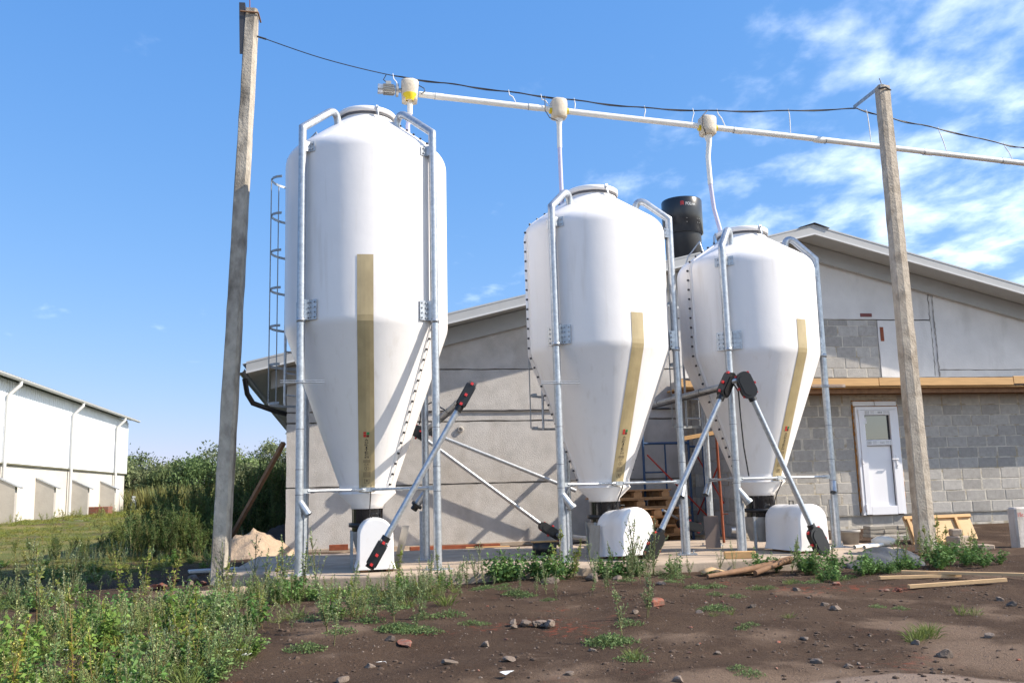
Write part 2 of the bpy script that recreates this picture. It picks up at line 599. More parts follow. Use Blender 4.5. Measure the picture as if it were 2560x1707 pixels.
def make_ground():
    xs = spread(-6.5, 10.5, 0.075, 4000, 34)
    ys = spread(3.5, 15.5, 0.065, 4000, 34)
    nx, ny = len(xs), len(ys)
    vs_ = []
    for y in ys:
        for x in xs:
            z = gz(x, y) if abs(x) < 300 and abs(y) < 300 else gz0(x, y)
            if -7 < x < 11 and 3 < y < 16:
                q = noise.noise((x * 13, y * 13, 2.0))
                z += 0.006 * q + 0.004 * noise.noise((x * 27, y * 27, 5.0))
                cl = noise.noise((x * 2.3, y * 2.3, 9.0))
                if cl > 0.15:
                    z += 0.028 * (cl - 0.15) * max(0.0, noise.noise((x * 9, y * 9, 3.0)))
            vs_.append((x, y, z))
    fs = [(j * nx + i, j * nx + i + 1, (j + 1) * nx + i + 1, (j + 1) * nx + i) for j in range(ny - 1) for i in range(nx - 1)]
    me = bpy.data.meshes.new('ground')
    me.from_pydata(vs_, [], fs)
    me.polygons.foreach_set('use_smooth', [True] * len(fs))
    o = bpy.data.objects.new('ground', me)
    C.objects.link(o)
    o['kind'] = 'structure'
    m = bpy.data.materials.new('bare_soil')
    m.use_nodes = True
    n, l = m.node_tree.nodes, m.node_tree.links
    p = n['Principled BSDF']
    p.inputs['Roughness'].default_value = 0.97
    p.inputs['Specular IOR Level'].default_value = 0.15
    geo = n.new('ShaderNodeNewGeometry')

    def nz(scale, det=6.0, rough=0.6, off=0.0):
        mp = n.new('ShaderNodeMapping')
        mp.inputs['Location'].default_value = (off, off * 1.7, 0)
        l.new(geo.outputs['Position'], mp.inputs['Vector'])
        t = n.new('ShaderNodeTexNoise')
        t.inputs['Scale'].default_value = scale
        t.inputs['Detail'].default_value = det
        t.inputs['Roughness'].default_value = rough
        l.new(mp.outputs[0], t.inputs['Vector'])
        return t.outputs['Fac']

    def rg(v, a, b, smooth=True):
        x = n.new('ShaderNodeMapRange')
        if smooth:
            x.interpolation_type = 'SMOOTHSTEP'
        x.inputs['From Min'].default_value = a
        x.inputs['From Max'].default_value = b
        l.new(v, x.inputs['Value'])
        return x.outputs['Result']

    def mth(op, a, b):
        x = n.new('ShaderNodeMath')
        x.operation = op
        for i, v in enumerate((a, b)):
            if isinstance(v, (int, float)):
                x.inputs[i].default_value = v
            else:
                l.new(v, x.inputs[i])
        return x.outputs[0]

    def mx(f, a, b):
        x = n.new('ShaderNodeMix')
        x.data_type = 'RGBA'
        for nm, v in (('Factor', f), ('A', a), ('B', b)):
            if isinstance(v, tuple):
                x.inputs[nm].default_value = (*v, 1)
            else:
                l.new(v, x.inputs[nm])
        return x.outputs['Result']
    soil = mx(rg(nz(1.1, 7), 0.36, 0.66), (0.050, 0.0305, 0.020), (0.098, 0.064, 0.042))
    soil = mx(rg(nz(9.0, 8, 0.7, 3.0), 0.35, 0.75), soil, (0.074, 0.047, 0.031))
    soil = mx(mth('MULTIPLY', rg(nz(30.0, 4, 0.7, 9.0), 0.60, 0.72), 0.7), soil, (0.15, 0.108, 0.078))
    soil = mx(mth('MULTIPLY', rg(nz(0.9, 5, 0.55, 21.0), 0.59, 0.70), mth('MULTIPLY', rg(nz(14.0, 5, 0.6, 2.0), 0.48, 0.66), 0.7)), soil, (0.24, 0.055, 0.03))
    # dry pale crust towards the open yard
    sepx = n.new('ShaderNodeSeparateXYZ')
    l.new(geo.outputs['Position'], sepx.inputs[0])
    yard = mth('MULTIPLY', rg(sepx.outputs['Y'], 6.6, 4.4), rg(sepx.outputs['X'], 0.2, 2.2))
    crust = rg(mth('ADD', nz(0.9, 5, 0.55, 13.0), mth('MULTIPLY', yard, 0.12)), 0.55, 0.70)
    soil = mx(mth('MULTIPLY', crust, 0.75), soil, (0.215, 0.15, 0.105))
    dx_ = mth('MULTIPLY', mth('SUBTRACT', sepx.outputs['X'], 2.75), 0.95)
    dy_ = mth('MULTIPLY', mth('SUBTRACT', sepx.outputs['Y'], 4.42), 2.2)
    rad = mth('ADD', mth('SQRT', mth('ADD', mth('MULTIPLY', dx_, dx_), mth('MULTIPLY', dy_, dy_)), 0.0), mth('MULTIPLY', nz(2.2, 5, 0.6, 41.0), 0.55))
    soil = mx(mth('MULTIPLY', rg(rad, 1.22, 1.02), 0.8), soil, (0.30, 0.225, 0.175))
    # the meadow beyond and to the left of the building is grown over
    gx = rg(mth('ADD', sepx.outputs['X'], mth('MULTIPLY', nz(0.6, 4, 0.5, 5.0), 3.0)), 0.4, -2.4)
    gy = rg(mth('ADD', sepx.outputs['Y'], mth('MULTIPLY', nz(0.5, 4, 0.5, 8.0), 5.0)), 13.6, 17.5)
    grass = mth('MULTIPLY', mth('MAXIMUM', mth('MULTIPLY', gx, gy), rg(sepx.outputs['Y'], 45, 60)), rg(nz(0.45, 6, 0.6, 31.0), 0.30, 0.52))
    gcol = mx(rg(nz(0.35, 5, 0.6, 17.0), 0.4, 0.65), (0.10, 0.125, 0.032), (0.19, 0.165, 0.06))
    col = mx(grass, soil, gcol)
    l.new(col, p.inputs['Base Color'])
    b = n.new('ShaderNodeBump')
    b.inputs['Strength'].default_value = 0.9
    b.inputs['Distance'].default_value = 0.03
    l.new(mth('ADD', nz(28, 8, 0.7), mth('MULTIPLY', nz(95, 4, 0.7, 4.0), 0.5)), b.inputs['Height'])
    l.new(b.outputs[0], p.inputs['Normal'])
    me.materials.append(m)
    return o


make_ground()

# concrete pad
pad_poly = [(-1.27, 11.2), (-0.8, 11.05), (-0.62, 10.28), (0.57, 10.12), (2.2, 10.06), (4.0, 10.1), (6.1, 10.05), (6.75, 10.35), (7.1, 10.9), (7.2, 12.6), (7.2, 14.1), (-1.15, 14.1)]
pb = MB().prism(pad_poly, lambda u, v, d: (u, v, d), -0.42, 0.0)
pad = pb.build('concrete_pad', M_SLAB, org=(3, 12, 0), kind='structure')
bv = pad.modifiers.new('bevel', 'BEVEL')
bv.width = 0.018
bv.segments = 2
bv.limit_method = 'ANGLE'
# rough soil strip and footing between pad and building
MB().box((3.4, 14.85, -0.17), (9.2, 1.46, 0.20)).build('gravel_strip', M_SLAB, org=(3.4, 14.85, -0.07), kind='structure')

# ---------------------------------------------------------------- main barn
WY = 15.54
RX, RZ, RS = 8.54, 5.32, 0.2525


def roofz(x):
    return RZ - RS * abs(x - RX)


barn = thing('barn', (8.5, WY, 0), 'long grey concrete barn with shallow gable roof standing behind the white silos', 'barn')


def wallpoly(poly, name, m, y0=WY, th=0.26, parent=barn):
    if name == 'wall_panel':
        out = []
        for i in range(len(poly)):
            (x0, z0), (x1, z1) = poly[i], poly[(i + 1) % len(poly)]
            n = max(1, int(math.hypot(x1 - x0, z1 - z0) / .13))
            for k in range(n):
                t = k / n
                j = 0 if k == 0 else .0055
                out.append((x0 + (x1 - x0) * t + RNG.uniform(-j, j), z0 + (z1 - z0) * t + RNG.uniform(-j, j)))
        poly = out
    return MB().prism(poly, lambda u, v, d: (u, d, v), y0, y0 + th).build(name, m, parent)


G = 0.012
XL, XR = -0.826, 17.9
XJ = 5.95
# lower cast panels left of the block infill
for z0, z1 in ((-0.05, 0.976), (0.976, 2.027), (2.027, 2.204), (2.204, 2.92)):
    x0 = XL
    zt0 = z1
    top = [(XJ - G, z1 - G)]
    lim = roofz(XL) - 0.02
    if z1 > lim:
        xc = RX - (RZ - 0.02 - (z1 - G)) / RS
        poly = [(XL, z0 + G), (XJ - G, z0 + G), (XJ - G, z1 - G), (xc, z1 - G), (XL, lim)]
    else:
        poly = [(XL, z0 + G), (XJ - G, z0 + G), (XJ - G, z1 - G), (XL, z1 - G)]
    wallpoly(poly, 'wall_panel', M_PANEL, WY + RNG.uniform(-.004, .004))
# gable panels above
xa = RX - (RZ - 0.02 - 2.93) / RS
wallpoly([(xa, 2.93), (XJ - G, 2.93), (XJ - G, roofz(XJ) - .02)], 'wall_panel', M_PANEL, WY + .002)
wallpoly([(XJ + G, 2.75), (8.0 - G, 2.75), (8.0 - G, 3.845 - G), (XJ + G, 3.845 - G)], 'wall_panel', M_GABLE, WY + .003)
wallpoly([(XJ + G, 3.845 + G), (11.18 - G, 3.845 + G), (11.18 - G, roofz(11.18) - .02), (RX, RZ - .02), (XJ + G, roofz(XJ) - .02)], 'wall_panel', M_GABLE, WY)
wallpoly([(10.04 + G, 2.75), (11.18 - G, 2.75), (11.18 - G, 3.845 - G), (10.04 + G, 3.845 - G)], 'wall_panel', M_GABLE, WY - .006)
wallpoly([(11.26, 2.895), (XR, 2.895), (XR, roofz(XR) - .02), (11.26, roofz(11.26) - .02)], 'wall_panel', M_GABLE, WY - .004)
wallpoly([(11.26, 2.75), (XR, 2.75), (XR, 2.88), (11.26, 2.88)], 'wall_panel', M_GABLE, WY + .002)
# uneven mortar bead of the open vertical joint
mb = MB()
for sx in (11.175, 11.265):
    path = [(sx + RNG.uniform(-.012, .012), WY - .004, 2.76 + i * .06) for i in range(int((roofz(11.2) - 2.85) / .06))]
    mb.tube(path, 0.010, 6, rads=[RNG.uniform(.003, .013) for _ in path])
mb.build('joint_mortar', M_BLOCK, barn)
wallpoly([(11.18, 2.75), (11.26, 2.75), (11.26, roofz(11.26) - .03), (11.18, roofz(11.18) - .03)], 'joint_fill', M_GABLE, WY + .012, .02)
wallpoly([(XL + .02, -.3), (XR - .02, -.3), (XR - .02, roofz(XR) - .06), (RX, RZ - .06), (XL + .02, roofz(XL) - .06)], 'joint_backing', M_MORTD, WY + .035, .2)
# side and back walls
MB().prism([(WY + .27, -.3), (56, -.3), (56, roofz(XL) - .06), (WY + .27, roofz(XL) - .06)], lambda u, v, d: (d, u, v), XL, XL + .26).build('side_wall', M_PANEL, barn)
MB().prism([(WY + .27, -.3), (56, -.3), (56, roofz(XR) - .06), (WY + .27, roofz(XR) - .06)], lambda u, v, d: (d, u, v), XR - .26, XR).build('side_wall', M_PANEL, barn)
wallpoly([(XL + .27, -.3), (XR - .27, -.3), (XR - .27, roofz(XR) - .06), (RX, RZ - .06), (XL + .27, roofz(XL) - .06)], 'back_wall', M_PANEL, 55.7, .26)
# roof
OV = 0.62
ex = 0.6
for sgn in (-1, 1):
    xe = RX + sgn * (RX - XL + ex)
    ze = roofz(xe)
    R = MB()
    th = .13
    # corrugated top sheet above a flat soffit
    R.add([(RX, WY - OV, RZ), (xe, WY - OV, ze), (xe, 56.4, ze), (RX, 56.4, RZ), (RX, WY - OV, RZ + th), (xe, WY - OV, ze + th), (xe, 56.4, ze + th), (RX, 56.4, RZ + th)],
          [(0, 1, 2, 3), (7, 6, 5, 4), (0, 4, 5, 1), (1, 5, 6, 2), (2, 6, 7, 3), (3, 7, 4, 0)])
    rf = R.build('roof', M_SOFFIT, barn)
    # ribbed roof sheet
    S = MB()
    nseg = 220
    prof = []
    y0, y1 = WY - OV - .03, 56.45
    k = 0
    y = y0
    while y < y1:
        for dy, dz in ((0, 0), (.10, 0), (.115, .028), (.15, .028), (.165, 0)):
            prof.append((y + dy, dz))
        y += .2
    p0 = [(RX, a, RZ + th + .006 + b) for a, b in prof]
    p1 = [(xe + sgn * .06, a, ze - RS * .06 + th + .006 + b) for a, b in prof]
    S.add(p0 + p1, [(i, i + 1, len(p0) + i + 1, len(p0) + i) for i in range(len(p0) - 1)])
    S.build('roof_sheet', M_ROOF, rf)
    # verge trim along the gable: a deep face board with a bright drip edge under it
    F = MB()
    F.add([(RX, WY - OV - .022, RZ + .004), (xe, WY - OV - .022, ze + .004), (xe, WY - OV - .022, ze + th + .035), (RX, WY - OV - .022, RZ + th + .035),
           (RX, WY - OV - .002, RZ + .004), (xe, WY - OV - .002, ze + .004), (xe, WY - OV - .002, ze + th + .035), (RX, WY - OV - .002, RZ + th + .035)],
          [(0, 1, 2, 3), (7, 6, 5, 4), (0, 4, 5, 1), (1, 5, 6, 2), (2, 6, 7, 3), (3, 7, 4, 0)])
    F.build('verge_board', M_ROOF, barn)
    D = MB()
    D.bar((RX, WY - OV - .016, RZ - .012), (xe, WY - OV - .016, ze - .012), .045, .026)
    D.build('drip_edge', M_FASCIA, barn)
    # concrete ledge at the head of the gable wall
    Bm = MB()
    x1 = RX + sgn * (RX - XL + .25)
    Bm.add([(RX, WY - .10, RZ - .30), (x1, WY - .10, roofz(x1) - .30), (x1, WY - .10, roofz(x1) - .012), (RX, WY - .10, RZ - .012),
            (RX, WY - .012, RZ - .30), (x1, WY - .012, roofz(x1) - .30), (x1, WY - .012, roofz(x1) - .012), (RX, WY - .012, RZ - .012)],
           [(0, 1, 2, 3), (7, 6, 5, 4), (0, 4, 5, 1), (1, 5, 6, 2), (2, 6, 7, 3), (3, 7, 4, 0)])
    Bm.build('head_beam', M_SOFFIT, barn)
    # eaves gutter
    Gt = MB()
    gx_ = xe + sgn * .09
    pr = [(gx_ + .065 * math.cos(a), ze + .05 + .065 * math.sin(a)) for a in np.linspace(math.pi, 2 * math.pi, 9)]
    q0 = [(a, WY - OV - .05, b) for a, b in pr]
    q1 = [(a, 56.4, b) for a, b in pr]
    Gt.add(q0 + q1, [(i, i + 1, 9 + i + 1, 9 + i) for i in range(8)], True)
    Gt.build('gutter', M_GALVD, barn)
# ridge cap
MB().add([(RX - .3, WY - OV - .06, RZ + .13 - .3 * RS + .045), (RX, WY - OV - .06, RZ + .195), (RX + .3, WY - OV - .06, RZ + .13 - .3 * RS + .045),
          (RX - .3, 56.5, RZ + .13 - .3 * RS + .045), (RX, 56.5, RZ + .195), (RX + .3, 56.5, RZ + .13 - .3 * RS + .045)], [(0, 1, 4, 3), (1, 2, 5, 4)]).build('ridge_cap', M_GALVD, barn)
# black downpipe elbow under the left eaves
MB().tube([(-1.48, 15.25, 2.74), (-1.44, 15.3, 2.50), (-1.36, 15.45, 2.36), (-1.05, 15.75, 2.26), (-.86, 15.95, 2.22)], .042, 10).build('downpipe', M_BLACK, barn)
# horizontal conduit along the panel joint, hole with pipe stub
MB().tube([(.2 + i * .35, WY - .02, 2.20 + RNG.uniform(-.006, .006)) for i in range(17)], .014, 6).build('conduit', M_BOLT, barn)
MB().lathe([(.035, 0), (.055, 0), (.055, .03), (.035, .03)], (0, 0, 0), 16).build('pipe_stub', M_PANEL, barn)
st = bpy.data.objects['pipe_stub']
st.location = Vector((2.05, WY - .008, 1.89)) - ORG['barn']
st.data.transform(Matrix.Rotation(math.radians(90), 4, 'X') @ Matrix.Translation(ORG['barn']))
# footing course
MB().box((2.5, WY - .03, -.09), (6.7, .12, .16)).build('footing', M_SLAB, barn)

# --- block infill wall
DX0, DX1, DZ0, DZ1 = 9.36, 10.30, 0.222, 2.31
BX0, BX1 = 5.97, 14.4
wallpoly([(BX0, -.02), (DX0, -.02), (DX0, 2.46), (BX0, 2.46)], 'mortar_bed', M_MORTAR, WY + .003, .2)
wallpoly([(DX1, -.02), (BX1, -.02), (BX1, 2.46), (DX1, 2.46)], 'mortar_bed', M_MORTAR, WY + .003, .2)
wallpoly([(DX0 - .003, DZ1), (DX1 + .003, DZ1), (DX1 + .003, 2.46), (DX0 - .003, 2.46)], 'mortar_bed', M_MORTAR, WY + .004, .2)
wallpoly([(DX0 - .003, -.02), (DX1 + .003, -.02), (DX1 + .003, DZ0 - .004), (DX0 - .003, DZ0 - .004)], 'mortar_bed', M_MORTAR, WY + .004, .2)
blk_me = MB().bbox((0, 0, 0), (1, 1, 1), .03).mesh('block', M_BLOCK, (0, 0, 0))


def block(x0, x1, z0, z1, y=WY, depth=.12, parent=barn, me=blk_me, nm='block'):
    o = bpy.data.objects.new(nm, me)
    C.objects.link(o)
    o.parent = parent
    o.scale = (x1 - x0, depth, z1 - z0)
    o.location = Vector(((x0 + x1) / 2, y + depth / 2 + RNG.uniform(-.004, .003), (z0 + z1) / 2)) - ORG[parent.name]
    o.rotation_euler = (0, RNG.uniform(-.011, .011), 0)
    return o


for r in range(12):
    z0 = .222 + (r - 1) * .2 if r else -.01
    z0 = .022 + r * .2
    z1 = z0 + .2
    x = BX0 + (0 if r % 2 else -.2) + RNG.uniform(-.04, .04)
    while x < BX1:
        w = .39 + RNG.uniform(-.012, .012)
        if RNG.random() < .10 and x < 9:
            w = .2
        a, b = max(x, BX0), min(x + w, BX1)
        gap = RNG.uniform(.014, .03) if x > 10 else RNG.uniform(.02, .06)
        zz0, zz1 = z0 + .008, z1 - .009
        if r == 0:
            zz1 -= .008
        segs = [(a, b)]
        if z1 > DZ0 + .02 and z0 < DZ1 - .02:
            segs = []
            if a < DX0:
                segs.append((a, min(b, DX0 - .012)))
            if b > DX1:
                segs.append((max(a, DX1 + .012), b))
        for s0, s1 in segs:
            if s1 - s0 > .05:
                block(s0, s1, zz0, zz1)
        x += w + gap
# side wall of the porch, standing out from the gable
MB().box((6.31, 14.57, 1.235), (.18, 1.90, 2.49)).build('porch_wall_core', M_MORTAR, barn)
for r in range(12):
    z0 = .012 + r * .206
    y = 15.52 - (0 if r % 2 else .2)
    while y > 13.64:
        l_ = .39
        a_, b_ = min(y, 15.52), max(y - l_, 13.615)
        if a_ - b_ > .05:
            o = bpy.data.objects.new('block', blk_me)
            C.objects.link(o)
            o.parent = barn
            o.scale = (.03, a_ - b_, .19)
            o.location = Vector((6.222 + RNG.uniform(-.003, .003), (a_ + b_) / 2, z0 + .095)) - ORG['barn']
        y -= l_ + RNG.uniform(.012, .03)
# upper block infill left of the pale panel
wallpoly([(8.0, 2.75), (10.04, 2.75), (10.04, 3.84), (8.0, 3.84)], 'mortar_bed', M_MORTAR, WY + .012, .2)
for r in range(6):
    z0 = 2.73 + r * .2
    z1 = min(z0 + .188, 3.832)
    x = 8.0 + (-.2 if r % 2 else -.05)
    while x < 10.02:
        w = .39 if RNG.random() > .25 else .27
        a, b = max(x, 8.01), min(x + w, 10.03)
        if b - a > .06 and z1 - z0 > .05:
            block(a, b, max(z0, 2.756), z1, WY + .008, .1)
        x += w + RNG.uniform(.012, .03)
# base ledge line
MB().box((10.1, WY - .012, .2165), (8.2, .03, .009)).build('damp_course', M_MORTD, barn)
# dark gap column at the panel / block junction
MB().box((5.965, WY + .0, 1.2), (.03, .03, 2.4)).build('joint_gap_strip', M_MORTD, barn)
# maroon paint marks on the gable
MB().box((9.83, WY - .004, 3.935), (.24, .006, .065)).build('painted_mark', M_BRICKD, barn)
MB().box((10.125, WY - .011, 3.57), (.07, .006, .27)).build('painted_mark', M_RUST, barn)

# --- canopy formwork over the door
can_y0 = WY - .66
CZ = 2.49
for i, (a, b, dz) in enumerate(((5.72, 9.55, 0), (9.56, 12.3, .004), (12.31, 15.0, .028))):
    MB().bbox(((a + b) / 2, can_y0 + .022, CZ + .095 + dz), (b - a, .045, .14), .004).build('edge_board', M_TIMBER, barn)
x = 5.78
while x < 15:
    MB().bbox((x + .30, (can_y0 + .05 + WY) / 2, CZ + .012), (.595, WY - can_y0 - .06, .025), .003).build('deck_board', M_TIMBER, barn)
    x += .6
for yy in (can_y0 + .2, WY - .2):
    MB().box((10.3, yy, CZ - .045), (9.0, .05, .085)).build('joist', M_TIMBERD, barn)
MB().box((10.4, (can_y0 + WY) / 2 + .02, CZ + .10), (9.1, WY - can_y0 - .09, .13)).build('canopy_fill', M_PANEL, barn)
# a course of red bricks over the door
x = 8.7
brk_me = MB().bbox((0, 0, 0), (1, 1, 1), .04).mesh('brick', M_BRICK, (0, 0, 0))
for i in range(24):
    block(x, x + .235, 2.432, 2.490, WY - .006, .1, barn, brk_me, 'brick')
    x += .25

# --- door
door = MB()
door.box((9.84, WY + .06, 1.22), (.93, .05, 2.0))
door.build('door', M_DOOR, barn)
door_o = bpy.data.objects['door']


def dpart(name, m, c, s, bev=.004):
    return MB().bbox(c, s, bev).build(name, m, door_o)


for c, s in (((9.425, WY - .012, 1.20), (.06, .10, 1.96)), ((10.235, WY - .012, 1.20), (.06, .10, 1.96)), ((9.83, WY - .0135, 2.165), (.862, .10, .06))):
    dpart('frame', M_DOOR, c, s)
for c, s in (((9.515, WY - .03, 1.18), (.115, .085, 1.90)), ((10.145, WY - .03, 1.18), (.115, .085, 1.90)), ((9.83, WY - .0285, 2.085), (.512, .085, .095)),
             ((9.83, WY - .0285, 1.53), (.512, .085, .10)), ((9.83, WY - .0285, .30), (.512, .085, .155))):
    dpart('sash_rail', M_DOOR, c, s)
dpart('pane', M_GLASS, (9.83, WY - .008, 1.81), (.52, .012, .47), .001)
dpart('panel', M_DOOR, (9.83, WY - .010, .93), (.52, .02, 1.12), .002)
for c, s in (((9.578, WY - .022, 1.81), (.008, .02, .46)), ((10.082, WY - .022, 1.81), (.008, .02, .46)), ((9.83, WY - .022, 2.034), (.5, .02, .008)), ((9.83, WY - .022, 1.585), (.5, .02, .008)),
             ((10.083, WY - .024, .93), (.008, .02, 1.09)), ((9.83, WY - .024, 1.476), (.5, .02, .008))):
    dpart('gasket', M_GASKET, c, s, .001)
for zz in (2.09, 1.20, .36):
    dpart('hinge', M_DOOR, (9.462, WY - .075, zz), (.035, .03, .11))
dpart('handle_plate', M_DOOR, (10.15, WY - .078, 1.18), (.03, .012, .24))
MB().tube([(10.15, WY - .08, 1.22), (10.15, WY - .12, 1.22), (10.03, WY - .12, 1.22)], .011, 8).build('handle', M_DOOR, door_o)
MB().tube([(10.15, WY - .083, 1.10), (10.15, WY - .088, 1.10)], .009, 8).build('keyhole', M_BLACK, door_o)
t = dpart('protective_tape', M_TAPE, (9.83, WY - .0722, 2.085), (.50, .002, .075), .0005)
dpart('protective_tape', M_TAPE, (9.83, WY - .0722, 1.53), (.50, .002, .075), .0005)
mk = MB()
for zc in (2.085, 1.53):
    for row in (-.02, .0, .02):
        for k in range(3):
            mk.box((9.60 + k * .028, WY - .074, zc + row), (.017, .001, .009))
            if row != 0 or zc > 2:
                mk.box((9.86 + k * .03, WY - .074, zc + row * .6), (.018, .001, .007))
        mk.box((9.735, WY - .074, zc + row), (.075, .001, .003))
        mk.box((10.0, WY - .074, zc + row), (.075, .001, .003))
        mk.box((10.06, WY - .074, zc + row), (.014, .001, .007))
mk.build('tape_print', M_INK, door_o)
MB().box((9.62, WY - .016, 1.94), (.04, .002, .11)).build('sticker', M_TAPE, door_o)
for a, b in ((9.385, 9.815), (9.83, 10.275)):
    MB().bbox(((a + b) / 2, WY + .0, 2.255), (b - a, .06, .085), .006).build('lintel_strip', M_DOOR, door_o)
fm = MB()
fm.tube([(9.378, WY - .004, .26 + i * .06) for i in range(34)], .014, 6, rads=[RNG.uniform(.004, .022) for _ in range(34)])
fm.tube([(10.288, WY - .004, .26 + i * .06) for i in range(34)], .014, 6, rads=[RNG.uniform(.004, .02) for _ in range(34)])
fm.tube([(9.38 + i * .06, WY - .004, 2.206) for i in range(16)], .012, 6, rads=[RNG.uniform(.006, .016) for _ in range(16)])
fm.tube([(9.37 + i * .06, WY - .004, 2.305) for i in range(16)], .012, 6, rads=[RNG.uniform(.006, .018) for _ in range(16)])
fm.build('mounting_foam', M_FOAM, door_o)

# ---------------------------------------------------------------- black ventilation chimney on the barn roof
vc = thing('ventilation_chimney', (6.85, 17.0, 4.9), 'tall black round ventilation chimney with a red and white logo on the barn roof', 'chimney')
CX, CY = 6.85, 17.0
MB().lathe([(.36, -.25), (.36, .98)], (CX, CY, 4.95), 40, capb=True).build('lower_duct', M_BLACK, vc)
MB().lathe([(.372, .86), (.405, .88), (.405, 1.56), (.395, 1.58), (.37, 1.58), (.37, .9)], (CX, CY, 4.95), 48).build('upper_duct', mat('black_duct', (.022, .023, .025), .28, var=.15, vscale=8), vc)
MB().box((CX, CY, 4.93), (1.1, 1.1, .12)).build('roof_collar', M_ROOF, vc)
MB().lathe([(.38, 0), (.378, .35)], (CX, CY, 5.95), 40).build('inner_liner', M_BLACK, vc)


def on_cyl(cx, cy, r, ang, zc):
    def f(u, v):
        a = ang + u / r
        return (cx + r * math.cos(a), cy + r * math.sin(a), zc + v)
    return f


def put_text(s, f, h, mtl, name, parent, width=None, dx=0.0):
    vs_, fs, w, hh = text_mesh(s)
    k = h / hh
    kx = (width / w) if width else k
    b = MB().add([f((x - w / 2) * kx + dx, y * k) for x, y in vs_], fs)
    return b.build(name, mtl, parent)


mk = MB()
f = on_cyl(CX, CY, .4065, math.radians(-97), 6.34)
for i in range(3):
    z0 = .028 * i
    mk.add([f(-.125, z0), f(-.09, z0 + .014), f(-.055, z0), f(-.055, z0 + .022), f(-.09, z0 + .036), f(-.125, z0 + .022)], [(0, 1, 4, 5), (1, 2, 3, 4)])
mk.build('logo_mark', M_LRED, vc)
put_text('POLnet', f, .062, M_PAPER, 'lettering', vc, .21, .085)
bm_ = MB()
for zz in (5.99, 6.07):
    for a in (-99, -58, -66):
        f2 = on_cyl(CX, CY, .408, math.radians(a), zz)
        bm_.lathe([(.011, 0), (.0, .008)], f2(0, 0), 6)
bm_.build('rivets', M_PAPER, vc)

# ---------------------------------------------------------------- white barn in the distance on the left
wb = thing('cladded_barn', (-11.07, 36, .1), 'distant white barn with ribbed metal cladding above a concrete plinth wall', 'barn')
BXW = -11.07
MB().box((BXW - .15, 36, .85), (.3, 31.8, 2.62)).build('plinth_wall', mat('pale_plinth_concrete', (.58, .545, .49), .92, var=.08, vscale=.8, bump=.3, bscale=12, col2=(.50, .46, .40), c2lo=.45, c2hi=.75, c2scale=.5), wb)
cl = MB()
prof = []
y = 20.2
while y < 51.85:
    for dy, dx in ((0, 0), (.12, 0), (.14, .03), (.19, .03), (.21, 0)):
        prof.append((y + dy, dx))
    y += .25
p0 = [(BXW + .03 + b, a, 2.17) for a, b in prof]
p1 = [(BXW + .03 + b, a, 4.97) for a, b in prof]
cl.add(p0 + p1, [(i, i + 1, len(p0) + i + 1, len(p0) + i) for i in range(len(p0) - 1)])
cl.build('cladding', M_CLAD, wb)
MB().box((BXW - .12, 36.0, 3.5), (.28, 31.7, 2.66)).build('wall_core', M_CLAD, wb)
MB().box((BXW + .05, 36, 2.155), (.1, 31.8, .05)).build('drip_flashing', mat('olive_flashing', (.18, .17, .12), .5), wb)
MB().box((BXW + .045, 51.93, 3.5), (.11, .06, 2.68)).build('corner_trim', M_CLAD, wb)
MB().add([(BXW, 51.9, -.3), (BXW - 12, 51.9, -.3), (BXW - 12, 51.9, 4.92), (BXW - 6, 51.9, 6.4), (BXW, 51.9, 4.92)], [(0, 1, 2, 3, 4)]).build('end_wall', M_CLAD, wb)
rb = MB()
ez = 4.97
for (a, b) in (((BXW + .40, ez - .02), (BXW - 6, 6.55)), ((BXW - 12.7, ez - .02), (BXW - 6, 6.55))):
    rb.add([(a[0], 19.5, a[1]), (b[0], 19.5, b[1]), (b[0], 52.7, b[1]), (a[0], 52.7, a[1]), (a[0], 19.5, a[1] + .06), (b[0], 19.5, b[1] + .06), (b[0], 52.7, b[1] + .06), (a[0], 52.7, a[1] + .06)],
           [(0, 1, 2, 3), (7, 6, 5, 4), (0, 4, 5, 1), (1, 5, 6, 2), (2, 6, 7, 3), (3, 7, 4, 0)])
wroof = rb.build('roof', M_SOFFIT, wb)
rs = MB()
prof = []
y = 19.4
while y < 52.5:
    for dy, dz in ((0, 0), (.09, 0), (.11, .045), (.2, .045), (.22, 0)):
        prof.append((y + dy, dz))
    y += .3
p0 = [(BXW + .46, a, ez + .03 + b) for a, b in prof]
p1 = [(BXW - 6, a, 6.63 + b) for a, b in prof]
rs.add(p0 + p1, [(i, i + 1, len(p0) + i + 1, len(p0) + i) for i in range(len(p0) - 1)])
rs.build('roof_sheet', mat('grey_green_sheet', (.30, .31, .28), .5), wroof)
gt = MB()
pr = [(BXW + .47 + .085 * math.cos(a), ez + .02 + .085 * math.sin(a)) for a in np.linspace(math.pi, 2 * math.pi, 9)]
q0 = [(a, 19.5, b) for a, b in pr]
q1 = [(a, 52.7, b) for a, b in pr]
gt.add(q0 + q1, [(i, i + 1, 9 + i + 1, 9 + i) for i in range(8)], True)
gt.build('gutter', M_FASCIA, wb)
for yy in (33.6, 41.5, 49.4):
    MB().tube([(BXW + .47, yy, ez - .05), (BXW + .46, yy, ez - .18), (BXW + .16, yy - .15, ez - .55), (BXW + .14, yy - .15, ez - .75), (BXW + .14, yy - .15, .05)], .065, 8).build('downspout', M_FASCIA, wb)
M_HOODC = mat('hood_render', (.40, .375, .34), .92, var=.1, vscale=2, bump=.3, bscale=15)
